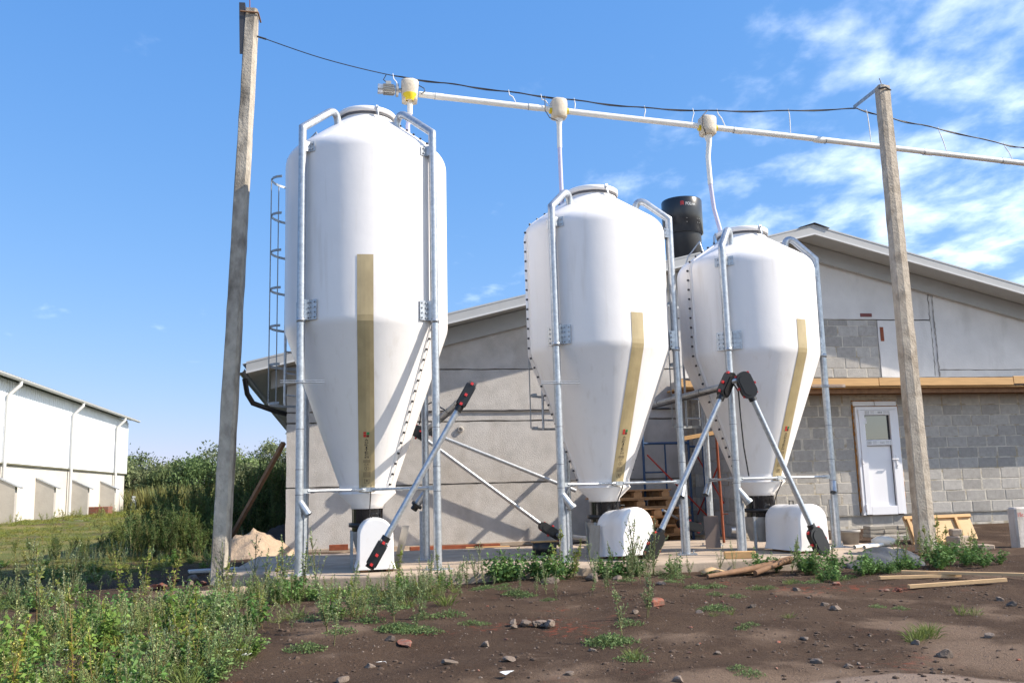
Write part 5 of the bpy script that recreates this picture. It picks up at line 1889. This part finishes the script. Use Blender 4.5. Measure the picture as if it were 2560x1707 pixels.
cv, cf = [], []
for k in range(3600):
    x, y = RNG.uniform(-1.2, 6.8), RNG.uniform(4.3, 9.9)
    if noise.noise((x * .8, y * .8, 16)) + .5 * noise.noise((x * 2.6, y * 2.6, 8)) < RNG.uniform(-.35, .45):
        continue
    s = RNG.uniform(.006, .014) if RNG.random() < .8 else RNG.uniform(.012, .022)
    z = gz(x, y)
    a = RNG.uniform(0, 6)
    o_ = len(cv)
    for lv, (rad, hz) in enumerate(((1.15, -.3), (.95, .35))):
        for q in range(6):
            b_ = a + q * 1.047 + lv * .4
            r_ = s * rad * RNG.uniform(.7, 1.25)
            cv.append((x + r_ * math.cos(b_), y + r_ * math.sin(b_), z + s * hz * RNG.uniform(.7, 1.2)))
    cv.append((x, y, z + s * RNG.uniform(.55, .8)))
    for q in range(6):
        q2 = (q + 1) % 6
        cf.append((o_ + q, o_ + q2, o_ + 6 + q2, o_ + 6 + q))
        cf.append((o_ + 6 + q, o_ + 6 + q2, o_ + 12))
MB().add(cv, cf).build('soil_clods', mat('dark_clods', (.074, .048, .032), .97, var=.35, vscale=14, bump=.6, bscale=80, bdist=.006), org=(2.5, 7, -.15), label='loose brown soil clods over the yard', cat='soil', kind='stuff')

# ---------------------------------------------------------------- vegetation
def rand_unit(n):
    v = NR.normal(size=(n, 3))
    return v / np.linalg.norm(v, axis=1)[:, None]


def leaves(base, direc, length, width, droop=0.0):
    """diamond leaves: 4 verts each, folded a little along the midrib"""
    n = len(base)
    d = direc / np.linalg.norm(direc, axis=1)[:, None]
    side = np.cross(d, rand_unit(n))
    side /= np.linalg.norm(side, axis=1)[:, None] + 1e-9
    up = np.cross(side, d)
    L = length[:, None]
    W = width[:, None]
    a = base
    tip = base + d * L + np.array([0, 0, -1.0]) * (L * droop)
    mid = base + d * L * .45
    l_ = mid + side * W * .5 + up * W * .18
    r_ = mid - side * W * .5 + up * W * .18
    v = np.stack([a, r_, tip, l_], 1).reshape(-1, 3)
    f = np.arange(4 * n).reshape(-1, 4)
    return v, f


def stem_quads(p0, p1, w0, w1):
    """thin three-sided stems from arrays of start and end points"""
    n = len(p0)
    ang = np.array([0, 2.094, 4.189])
    off = np.stack([np.cos(ang), np.sin(ang), np.zeros(3)], 1)
    v = np.concatenate([p0[:, None, :] + off[None] * w0[:, None, None], p1[:, None, :] + off[None] * w1[:, None, None]], 1).reshape(-1, 3)
    f = []
    for i in range(3):
        j = (i + 1) % 3
        f.append(np.stack([np.arange(n) * 6 + i, np.arange(n) * 6 + j, np.arange(n) * 6 + 3 + j, np.arange(n) * 6 + 3 + i], 1))
    return v, np.concatenate(f)


class Plant:
    def __init__(self):
        self.v, self.f, self.c, self.n = [], [], [], 0

    def add(self, vf, col, jitter=.12):
        v, f = vf
        self.v.append(v)
        self.f.append(f + self.n)
        k = len(v) // 4 if len(v) % 4 == 0 else len(v)
        c = np.array(col)[None] * (1 + NR.uniform(-jitter, jitter, size=(k, 1)))
        if len(v) % 4 == 0:
            c = np.repeat(c, 4, 0)
        self.c.append(c)
        self.n += len(v)

    def done(self):
        return np.concatenate(self.v), np.concatenate(self.f), np.concatenate(self.c)


def weed(kind, seed):
    NR.seed(seed)
    P = Plant()
    if kind in ('goosefoot', 'amaranth', 'wormwood', 'shrub'):
        H = {'goosefoot': .42, 'amaranth': .50, 'wormwood': .55, 'shrub': 1.0}[kind] * NR.uniform(.85, 1.15)
        nb = {'goosefoot': 9, 'amaranth': 5, 'wormwood': 12, 'shrub': 26}[kind]
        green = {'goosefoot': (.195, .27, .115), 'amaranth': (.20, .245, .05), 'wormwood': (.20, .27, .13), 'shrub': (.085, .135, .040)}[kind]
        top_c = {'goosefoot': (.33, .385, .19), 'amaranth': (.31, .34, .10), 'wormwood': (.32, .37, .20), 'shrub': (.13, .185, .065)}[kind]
        lean = np.array([NR.uniform(-.26, .26), NR.uniform(-.26, .26), 1.0])
        stems = [(np.zeros(3), lean * H)]
        for i in range(nb):
            t = NR.uniform(.08, .78)
            a = NR.uniform(0, 6.28)
            ln = H * (1 - t) * NR.uniform(.45, .85) * (.8 if kind != 'shrub' else .75)
            sp = NR.uniform(.22, .60) if kind != 'shrub' else NR.uniform(.3, .7)
            s0 = lean * H * t
            stems.append((s0, s0 + np.array([math.cos(a) * sp * ln, math.sin(a) * sp * ln, ln * .9])))
        p0 = np.array([s[0] for s in stems])
        p1 = np.array([s[1] for s in stems])
        w = np.array([.0055 if i == 0 else .003 for i in range(len(stems))]) * (1.6 if kind == 'shrub' else 1)
        P.add(stem_quads(p0, p1, w, w * .4), (.16, .15, .07) if kind != 'amaranth' else (.24, .17, .08))
        for i, (a, b) in enumerate(stems):
            L = np.linalg.norm(b - a)
            dens = {'goosefoot': 95, 'amaranth': 70, 'wormwood': 105, 'shrub': 75}[kind]
            n = max(6, int(L * dens))
            t = NR.uniform(.10, 1, n) ** .8
            base = a[None] + (b - a)[None] * t[:, None]
            d = rand_unit(n)
            d[:, 2] = np.abs(d[:, 2]) * .7 + .1
            ll = {'goosefoot': .032, 'amaranth': .046, 'wormwood': .021, 'shrub': .052}[kind] * (1.25 - .75 * t) * NR.uniform(.7, 1.3, n)
            wd = ll * {'goosefoot': .36, 'amaranth': .42, 'wormwood': .30, 'shrub': .33}[kind]
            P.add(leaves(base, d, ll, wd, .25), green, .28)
            m = max(4, int(L * dens * .45))
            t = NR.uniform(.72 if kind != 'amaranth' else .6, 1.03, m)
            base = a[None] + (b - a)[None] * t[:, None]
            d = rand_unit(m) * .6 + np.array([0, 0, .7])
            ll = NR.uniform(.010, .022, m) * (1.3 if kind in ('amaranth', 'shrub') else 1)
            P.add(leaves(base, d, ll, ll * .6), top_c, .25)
    elif kind == 'tuft':
        n = 300
        a = NR.uniform(0, 6.28, n)
        r = NR.uniform(0, 1, n) ** .7 * .17
        base = np.stack([r * np.cos(a), r * np.sin(a), .01 + NR.uniform(0, .07, n) * (1 - r / .20)], 1)
        d = rand_unit(n)
        d[:, 2] = np.abs(d[:, 2]) + .15
        ll = NR.uniform(.012, .034, n)
        P.add(leaves(base, d, ll, ll * .45, .2), (.14, .205, .075), .3)
        k = 26
        a = NR.uniform(0, 6.28, k)
        r = NR.uniform(.05, .2, k)
        P.add(stem_quads(np.zeros((k, 3)), np.stack([r * np.cos(a), r * np.sin(a), NR.uniform(.02, .09, k)], 1), np.full(k, .002), np.full(k, .001)), (.14, .15, .06))
    elif kind == 'broad':
        k = 16
        a = NR.uniform(0, 6.28, k)
        r = NR.uniform(.02, .22, k)
        hh = NR.uniform(.12, .34, k)
        p1 = np.stack([r * np.cos(a), r * np.sin(a), hh], 1)
        P.add(stem_quads(p1 * np.array([.15, .15, 0]), p1, np.full(k, .003), np.full(k, .0015)), (.13, .17, .05))
        for i in range(k):
            n = 15
            t = NR.uniform(.25, 1.02, n)
            base = p1[i][None] * np.stack([.15 + .85 * t, .15 + .85 * t, t], 1)
            d = rand_unit(n)
            d[:, 2] = d[:, 2] * .4 + .2
            ll = NR.uniform(.035, .072, n) * (1.1 - .4 * t)
            P.add(leaves(base, d, ll, ll * .55, .35), (.115, .21, .06), .3)
    elif kind == 'grass':
        n = 46
        a = NR.uniform(0, 6.28, n)
        r = NR.uniform(0, .07, n)
        base = np.stack([r * np.cos(a), r * np.sin(a), np.zeros(n)], 1)
        d = np.stack([np.cos(a) * .5, np.sin(a) * .5, np.ones(n)], 1) + NR.normal(size=(n, 3)) * .25
        ll = NR.uniform(.06, .20, n)
        P.add(leaves(base, d, ll, np.full(n, .006), .25), (.15, .19, .05), .3)
    elif kind == 'drygrass':
        n = 60
        a = NR.uniform(0, 6.28, n)
        r = NR.uniform(0, .35, n)
        base = np.stack([r * np.cos(a), r * np.sin(a), np.zeros(n)], 1)
        d = np.stack([np.cos(a) * .3, np.sin(a) * .3, np.ones(n)], 1) + NR.normal(size=(n, 3)) * .15
        ll = NR.uniform(.4, 1.1, n)
        P.add(leaves(base, d, ll, np.full(n, .045), .1), (.25, .195, .085), .3)
    return P.done()


def plant_mesh(name, vfc):
    v, f, c = vfc
    me = bpy.data.meshes.new(name)
    me.vertices.add(len(v))
    me.vertices.foreach_set('co', v.astype(np.float32).ravel())
    me.loops.add(len(f) * 4)
    me.polygons.add(len(f))
    me.loops.foreach_set('vertex_index', f.astype(np.int32).ravel())
    me.polygons.foreach_set('loop_start', np.arange(0, len(f) * 4, 4, dtype=np.int32))
    me.polygons.foreach_set('loop_total', np.full(len(f), 4, dtype=np.int32))
    at = me.attributes.new('tint', 'FLOAT_COLOR', 'POINT')
    at.data.foreach_set('color', np.concatenate([c, np.ones((len(c), 1))], 1).astype(np.float32).ravel())
    me.materials.append(M_LEAF)
    me.update(calc_edges=True)
    me.validate()
    return me


def merged(name, protos, spots, label, cat, org):
    """one uncountable mass of plants: spots = (proto index, x, y, scale, height scale, tint)"""
    vs_, fs, cs, n = [], [], [], 0
    for k, x, y, s, hz, tnt in spots:
        v, f, c = protos[k]
        a = NR.uniform(0, 6.28)
        R = np.array([[math.cos(a), -math.sin(a), 0], [math.sin(a), math.cos(a), 0], [0, 0, 1]])
        w = (v * np.array([s, s, s * hz])) @ R.T + np.array([x - org[0], y - org[1], gz(x, y) - .01 - org[2]])
        vs_.append(w)
        fs.append(f + n)
        cs.append(c * np.array(tnt)[None])
        n += len(v)
    me = plant_mesh(name, (np.concatenate(vs_), np.concatenate(fs), np.concatenate(cs)))
    o = bpy.data.objects.new(name, me)
    C.objects.link(o)
    o.location = org
    return tag(o, label, cat, None, 'stuff')


KINDS = ['goosefoot', 'goosefoot', 'goosefoot', 'goosefoot', 'goosefoot', 'wormwood', 'wormwood', 'wormwood', 'amaranth', 'amaranth', 'tuft', 'tuft', 'broad', 'broad', 'grass', 'grass', 'shrub', 'shrub', 'drygrass', 'drygrass']
PROTO = [weed(k, 100 + i) for i, k in enumerate(KINDS)]
IDX = {}
for i, k in enumerate(KINDS):
    IDX.setdefault(k, []).append(i)
NR.seed(77)


def inside(poly, x, y):
    c = False
    for i in range(len(poly)):
        x0, y0 = poly[i]
        x1, y1 = poly[i - 1]
        if (y0 > y) != (y1 > y) and x < (x1 - x0) * (y - y0) / (y1 - y0) + x0:
            c = not c
    return c


def rtint(a=.85, b=1.2):
    g = RNG.uniform(a, b)
    return (g * RNG.uniform(.88, 1.15), g, g * RNG.uniform(.8, 1.1))


# dense weeds in the left foreground and along the left part of the pad
A = [(-4.6, 9.6), (-3.4, 11.0), (-2.3, 11.1), (-1.75, 10.6), (-1.3, 10.1), (-.95, 10.2), (-.62, 10.12), (.55, 10.02), (1.1, 9.95), (1.3, 9.2), (1.0, 8.3), (.2, 8.4), (.25, 7.5), (-.5, 7.0), (-.55, 6.45), (-.66, 5.9), (-.75, 5.2), (-3.0, 4.6), (-4.8, 5.5)]
hole = [(-.95, 6.75), (-.55, 6.9), (-.35, 7.35), (-.75, 7.3)]
hole2 = [(-2.7, 10.2), (-1.9, 9.7), (-1.25, 9.8), (-.95, 10.4), (-1.3, 11.3), (-2.8, 11.4)]
spots = []
tries = 0
while len(spots) < 1750 and tries < 30000:
    tries += 1
    x, y = RNG.uniform(-4.8, 1.4), RNG.uniform(4.6, 11.1)
    if not inside(A, x, y) or inside(hole, x, y) or inside(hole2, x, y):
        continue
    dn = noise.noise((x * .9, y * .9, 12.0)) + .5 * noise.noise((x * 2.5, y * 2.5, 2.0))
    edge = .32 if (x > -.3 and y < 9.3) else (-.02 if x > -1.6 else -.12)
    if y > 9.0 and x < -1.2:
        edge = .22
    if dn < edge + .06 + RNG.uniform(-.42, .15):
        continue
    q = RNG.random()
    kind = 'goosefoot' if q < .38 else 'wormwood' if q < .54 else 'amaranth' if q < .585 else 'tuft' if q < .74 else 'broad' if q < .80 else 'grass'
    s = RNG.uniform(.32, .68) if RNG.random() < .92 else RNG.uniform(.7, 1.0)
    if kind in ('tuft', 'broad', 'grass'):
        s = RNG.uniform(.6, 1.05)
    tn = rtint()
    if y > 9.1 and x > -.4:
        s *= .62
    if x < -1.2 and y < 8:
        tn = (tn[0] * 1.12, tn[1] * 1.08, tn[2] * .9)
    spots.append((RNG.choice(IDX[kind]), x, y, s, RNG.uniform(.8, 1.2), tn))
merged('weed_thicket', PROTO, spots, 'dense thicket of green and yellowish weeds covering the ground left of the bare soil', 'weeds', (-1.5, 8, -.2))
# dark tall shrubs behind the leaning pole
spots = []
for k in range(150):
    x, y = RNG.uniform(-4.1, -.95), RNG.uniform(15.6, 21)
    if x > -1.9 and y < 17.6:
        continue
    if x < -3.2 and RNG.random() < .4:
        continue
    q_ = .5 if x < -3.1 else 1.0
    spots.append((RNG.choice(IDX['shrub']), x, y, RNG.uniform(.75, 1.25) * q_, RNG.uniform(.85, 1.1), rtint(.8, 1.3)))
for k in range(70):
    spots.append((RNG.choice(IDX['shrub']), RNG.uniform(-2.6, -1.0), RNG.uniform(18, 34), RNG.uniform(1.0, 1.7), 1.1, rtint(.7, 1.2)))
for k in range(75):
    x, y = RNG.uniform(-3.25, -1.95), RNG.uniform(15.0, 17.2)
    spots.append((RNG.choice(IDX['shrub']), x, y, RNG.uniform(.5, .86), RNG.uniform(.9, 1.1), rtint(.85, 1.4)))
for k in range(60):
    x, y = RNG.uniform(-4.6, -2.8), RNG.uniform(14.6, 16.6)
    spots.append((RNG.choice(IDX['shrub'] + IDX['wormwood']), x, y, RNG.uniform(.3, .55), 1.0, rtint(.9, 1.4)))
merged('shrub_thicket', PROTO, spots, 'dark green thicket of tall shrubby weeds in the shade beside the barn', 'weeds', (-2.3, 18, 0))
# rough meadow towards the white barn
spots = []
tries = 0
while len(spots) < 2300 and tries < 20000:
    tries += 1
    y = 13.5 + 46 * RNG.random() ** 1.5
    x = RNG.uniform(-10.8, -2.0) - max(0, y - 50) * .02
    if x > -1.2 - (y - 14) * .05:
        continue
    if y < 17 and noise.noise((x * .5, y * .5, 4)) < .02:
        continue
    if noise.noise((x * .35, y * .25, 9)) < -.18:
        continue
    far = sstep(18, 45, y)
    kind = 'grass' if RNG.random() < .75 else ('tuft' if RNG.random() < .6 else 'goosefoot')
    tn = rtint(.9, 1.35)
    tn = (tn[0] * 1.2, tn[1] * 1.02, tn[2] * .85)
    spots.append((RNG.choice(IDX[kind]), x, y, RNG.uniform(.6, 1.1) * (1 + .9 * far), .62, tn))
for k in range(520):
    x, y = RNG.uniform(-7.0, -1.7), RNG.uniform(10.8, 15.4)
    if noise.noise((x * .8, y * .8, 14)) < RNG.uniform(-.4, .25) or inside(hole2, x, y):
        continue
    tn = rtint(.85, 1.2)
    spots.append((RNG.choice(IDX['grass'] + IDX['tuft'] + IDX['broad'] + IDX['goosefoot']), x, y, RNG.uniform(.4, .8), .8, tn))
merged('meadow_grass', PROTO, spots, 'rough yellow green meadow grass in front of the white barn', 'grass', (-6, 28, 0))
# tawny tall grass before the trees
spots = []
for k in range(800):
    y = RNG.uniform(50, 66)
    x = RNG.uniform(-13, 1.5)
    if x < -10.3 and y < 55:
        continue
    tn = rtint(.75, 1.25)
    if noise.noise((x * .3, y * .2, 2)) > -.08:
        tn = (tn[0] * .62, tn[1] * .85, tn[2] * .7)
    if noise.noise((x * .25, y * .2, 7)) > .30:
        tn = (tn[0] * 1.0, tn[1] * .78, tn[2] * .7)
    spots.append((RNG.choice(IDX['drygrass']), x, y, RNG.uniform(1.0, 1.6), 1.0, tn))
merged('tawny_grass', PROTO, spots, 'tall tawny dry grass in front of the distant trees', 'grass', (-6, 56, 0.1))

# single weeds along the pad and over the soil
WME = [plant_mesh('weed_plant', p) for p in PROTO]


def weed_at(kind, x, y, s, label, group, hz=1.0, on=None):
    o = bpy.data.objects.new('weed_plant', WME[RNG.choice(IDX[kind])])
    C.objects.link(o)
    o.location = (x, y, gz(x, y) - .008)
    o.scale = (s, s, s * hz)
    o.rotation_euler = (0, 0, RNG.uniform(0, 6.28))
    return tag(o, label, 'weed', group)


KW = {'goosefoot': 'upright grey-green', 'wormwood': 'slender feathery', 'amaranth': 'yellow-spiked', 'tuft': 'low creeping', 'broad': 'broad-leaved', 'grass': 'thin grassy'}


def cluster(kind_list, x, y, n, rad, s0, s1, label, group):
    for k in range(n):
        a, r = RNG.uniform(0, 6.28), rad * RNG.random() ** .6
        xx, yy = x + r * math.cos(a) * 1.4, y + r * math.sin(a) * .6
        if yy > 9.98 and -.6 < xx < 6.2:
            yy = 9.98 - RNG.uniform(0, .2)
        kd = RNG.choice(kind_list)
        weed_at(kd, xx, yy, RNG.uniform(s0, s1), KW[kd] + ' ' + label, KW[kd] + ' ' + group)


lab_front = 'weed growing along the front edge of the concrete pad'
for x, y, n, rad, s0, s1, kl in ((.75, 9.75, 5, .35, .35, .6, ['goosefoot', 'wormwood']), (1.25, 9.75, 6, .3, .5, .85, ['goosefoot', 'wormwood']), (1.75, 9.6, 4, .3, .35, .5, ['goosefoot', 'tuft']),
                             (2.05, 9.85, 7, .30, .8, 1.15, ['broad']), (2.32, 9.85, 4, .2, .8, 1.1, ['broad', 'amaranth']), (2.65, 9.80, 5, .25, .6, 1.0, ['wormwood', 'broad']),
                             (2.95, 9.75, 6, .3, .6, .95, ['goosefoot', 'wormwood']), (3.30, 9.80, 8, .30, .7, 1.0, ['goosefoot', 'broad', 'tuft']), (3.25, 9.86, 3, .15, 1.3, 1.6, ['wormwood']),
                             (3.62, 9.65, 6, .3, .5, .8, ['tuft', 'goosefoot']), (4.15, 9.85, 3, .25, .5, .8, ['wormwood', 'tuft']), (3.0, 9.2, 5, .3, .5, .7, ['tuft', 'goosefoot']), (3.45, 8.75, 4, .2, .6, .9, ['tuft', 'goosefoot']), (1.45, 9.3, 4, .25, .5, .7, ['goosefoot', 'tuft'])):
    cluster(kl, x, y, n, rad, s0, s1, lab_front, 'weeds along the pad front')
lab_right = 'green weed in the patch around the grey tarpaulin'
for x, y, n, rad, s0, s1, kl in ((4.9, 9.82, 5, .25, .6, .9, ['broad', 'tuft']), (5.2, 9.55, 8, .35, .6, 1.0, ['broad', 'goosefoot']), (5.45, 9.2, 7, .35, .6, .9, ['broad', 'tuft']), (5.65, 9.15, 4, .2, .4, .6, ['broad']),
                             (6.3, 9.35, 5, .25, .5, .8, ['broad']), (6.6, 9.5, 8, .35, .8, 1.1, ['broad', 'goosefoot']), (6.95, 9.9, 7, .35, .7, 1.1, ['broad', 'amaranth']), (7.1, 9.4, 6, .35, .6, .9, ['broad']), (7.6, 10.4, 4, .25, .6, .9, ['broad', 'goosefoot']), (4.6, 8.8, 4, .3, .5, .7, ['tuft', 'grass']), (4.95, 8.9, 5, .3, .5, .8, ['tuft', 'broad'])):
    cluster(kl, x, y, n, rad, s0, s1, lab_right, 'weeds around the tarpaulin')
lab_soil = 'weed growing on the bare brown soil'
for x, y, n, s, kl in ((1.86, 6.25, 3, .9, ['tuft', 'goosefoot']), (1.78, 6.2, 3, .9, ['tuft']), (1.73, 5.65, 3, .75, ['tuft', 'grass']), (2.26, 6.85, 3, .75, ['tuft', 'goosefoot']), (3.0, 7.25, 2, .7, ['goosefoot', 'tuft']), (2.88, 6.37, 2, .5, ['tuft']),
                     (1.81, 8.6, 3, .7, ['goosefoot', 'tuft']), (1.03, 7.3, 1, .6, ['tuft']), (.45, 7.05, 4, .8, ['tuft', 'goosefoot']), (.79, 7.8, 3, .8, ['goosefoot', 'tuft']), (1.95, 8.25, 2, .6, ['tuft', 'goosefoot']), (2.39, 8.4, 3, .7, ['goosefoot']),
                     (1.19, 7.35, 1, .4, ['tuft']), (3.35, 6.5, 1, .5, ['grass']), (1.62, 8.8, 3, .7, ['goosefoot', 'tuft']), (.36, 7.6, 4, .85, ['goosefoot', 'tuft']), (.62, 6.95, 3, .7, ['tuft']), (3.92, 8.4, 2, .6, ['tuft']), (3.77, 5.68, 4, .7, ['grass']), (3.9, 5.8, 3, .7, ['grass']), (2.33, 5.05, 2, .5, ['tuft']),
                     (.8, 9.0, 4, .8, ['goosefoot', 'tuft']), (1.05, 8.9, 3, .8, ['goosefoot']), (2.95, 6.9, 2, .5, ['grass']), (4.6, 6.4, 2, .6, ['grass']), (3.4, 8.05, 2, .5, ['tuft']), (4.4, 7.0, 2, .5, ['grass', 'tuft']), (.05, 7.1, 3, .9, ['goosefoot', 'tuft']), (-.1, 6.6, 3, .8, ['goosefoot', 'tuft'])):
    for k in range(n):
        kd = RNG.choice(kl)
        weed_at(kd, x + RNG.uniform(-.13, .13), y + RNG.uniform(-.09, .09), s * RNG.uniform(.8, 1.2), KW[kd] + ' ' + lab_soil, KW[kd] + ' weeds on the soil')
# tall feathery ones by the leaning pole and the drifts
for x, y, s, kd in ((-1.25, 10.9, 1.1, 'wormwood'), (-.9, 10.7, 1.2, 'wormwood'), (-.75, 10.15, 1.25, 'goosefoot'), (-.35, 10.05, 1.25, 'goosefoot'), (-.2, 9.9, 1.3, 'wormwood'), (-2.2, 10.4, 1.15, 'amaranth'), (-1.95, 10.2, 1.1, 'amaranth'), (-1.7, 10.35, 1.15, 'amaranth'),
                  (-3.3, 11.2, 1.3, 'wormwood'), (-2.75, 10.6, 1.35, 'wormwood'), (-2.6, 9.0, 1.5, 'amaranth'), (-2.5, 8.8, 1.2, 'wormwood'), (-1.75, 6.9, 1.0, 'amaranth'), (.15, 9.9, .9, 'goosefoot'), (1.05, 9.9, .95, 'goosefoot'), (1.45, 9.9, .9, 'wormwood'), (-.55, 10.2, 1.4, 'goosefoot'), (.62, 9.95, .9, 'amaranth')):
    weed_at(kd, x, y, s, 'tall ' + KW[kd] + ' weed standing above the low green thicket', 'tall ' + KW[kd] + ' weeds above the thicket')

# ---------------------------------------------------------------- distant trees
def tree(x, y, h, w, tint, label, seed):
    NR.seed(seed)
    rr = random.Random(seed)
    g0 = gz(x, y)
    root = thing('hedge_tree', (x, y, g0), label, 'tree', 'trees along the far edge of the meadow')
    tr = MB()
    tr.tube([(x, y, g0 - .2), (x + rr.uniform(-.2, .2), y, g0 + h * .35), (x + rr.uniform(-.3, .3), y, g0 + h * .75)], .1, 7, rads=[.14, .10, .04])
    for k in range(7):
        a = rr.uniform(0, 6.28)
        z0 = h * rr.uniform(.15, .5)
        tr.tube([(x, y, g0 + z0), (x + math.cos(a) * w * .3, y + math.sin(a) * w * .3, g0 + z0 + h * .2), (x + math.cos(a) * w * .42, y + math.sin(a) * w * .42, g0 + z0 + h * .33)], .05, 5, rads=[.06, .04, .015])
    tr.build('trunk', M_BARK, root)
    P = Plant()
    ncl = 46
    for k in range(ncl):
        t = rr.uniform(.04, 1)
        a = rr.uniform(0, 6.28)
        r = w * .5 * math.sqrt(max(.02, 1 - ((t - .38) / .66) ** 2)) * rr.uniform(.45, 1.0)
        c = np.array([math.cos(a) * r, math.sin(a) * r, h * (.04 + .92 * t)])
        n = 105
        cr = rr.uniform(.38, .75) * (w / 4.0)
        base = c[None] + NR.normal(size=(n, 3)) * np.array([cr, cr, cr * .75]) * .62
        base[:, 2] = np.maximum(base[:, 2], .05)
        d = rand_unit(n) + np.array([0, 0, .35])
        ll = NR.uniform(.10, .24, n)
        sh = rr.uniform(.8, 1.2)
        P.add(leaves(base, d, ll, ll * .5, .1), (tint[0] * sh, tint[1] * sh, tint[2] * sh), .3)
    # upright sprays make the ragged outline
    n = 70
    a = NR.uniform(0, 6.28, n)
    r = NR.uniform(.1, .48, n) * w
    base = np.stack([r * np.cos(a), r * np.sin(a), h * (1.0 - .9 * (r / w) ** 2 * 2) - .2], 1)
    for q in range(4):
        d = rand_unit(n) * .4 + np.array([0, 0, 1.0])
        ll = NR.uniform(.15, .34, n)
        P.add(leaves(base + NR.normal(size=(n, 3)) * .12, d, ll, ll * .35), tint, .3)
    v, f, c = P.done()
    me = plant_mesh('crown', (v, f, c))
    o = bpy.data.objects.new('crown', me)
    C.objects.link(o)
    o.parent = root
    return root


DK, MD, LT = (.105, .155, .055), (.15, .195, .075), (.195, .225, .11)
TL = {0: 'dark dense', 1: 'mid green', 2: 'pale grey-green'}
trees = [(-14.6, 60, 5.6, 4.0, DK), (-12.6, 62, 5.5, 3.8, MD), (-11.0, 60, 4.9, 3.4, LT), (-9.3, 61, 5.2, 3.8, DK), (-9.9, 58, 4.2, 3.0, MD), (-7.4, 62, 5.7, 4.0, LT), (-7.9, 58, 4.0, 3.6, DK), (-5.6, 60, 5.3, 3.6, MD), (-4.0, 62, 5.5, 3.6, LT),
         (-3.9, 58, 3.8, 3.2, MD), (-2.2, 61, 5.0, 3.4, LT), (-1.0, 63, 5.3, 3.8, DK), (.8, 62, 5.0, 3.6, MD), (2.4, 61, 4.7, 3.4, LT), (-16.8, 62, 5.6, 4.2, MD), (-13.2, 58.5, 4.2, 3.2, LT), (-.6, 58, 3.4, 3.2, LT), (1.6, 57.5, 3.3, 3.0, DK), (-6.0, 57.5, 3.6, 3.2, LT)]
tl_lab = ['dark dense tree half hidden behind the white barn', 'mid green tree just past the corner of the white barn', 'pale tree next to the white slab stack', 'dark rounded tree behind the white slab stack', 'low mid green tree above the tawny grass by the slabs',
          'tallest pale feathery tree of the far hedge', 'low dark bush below the tallest pale tree', 'mid green tree right behind the leaning pole', 'pale tree seen just right of the leaning pole', 'low mid green bush beside the leaning pole',
          'pale feathery tree left of the raking prop', 'dark domed tree crossed by the raking prop', 'mid green tree near the barn corner', 'pale tree touching the barn corner', 'mid green tree wholly behind the white barn', 'low pale bush by the end of the white barn', 'low pale bush under the raking prop', 'low dark bush at the barn corner', 'low pale bush in front of the pole-side trees']
for i, (x, y, h, w, tn) in enumerate(trees):
    tree(x, y, h * (.53 + .20 * random.Random(i * 7).random()), w * (.85 + .4 * random.Random(i).random()), tuple(c * (.8 + .5 * random.Random(i * 3 + 1).random()) for c in tn), tl_lab[i], 300 + i)
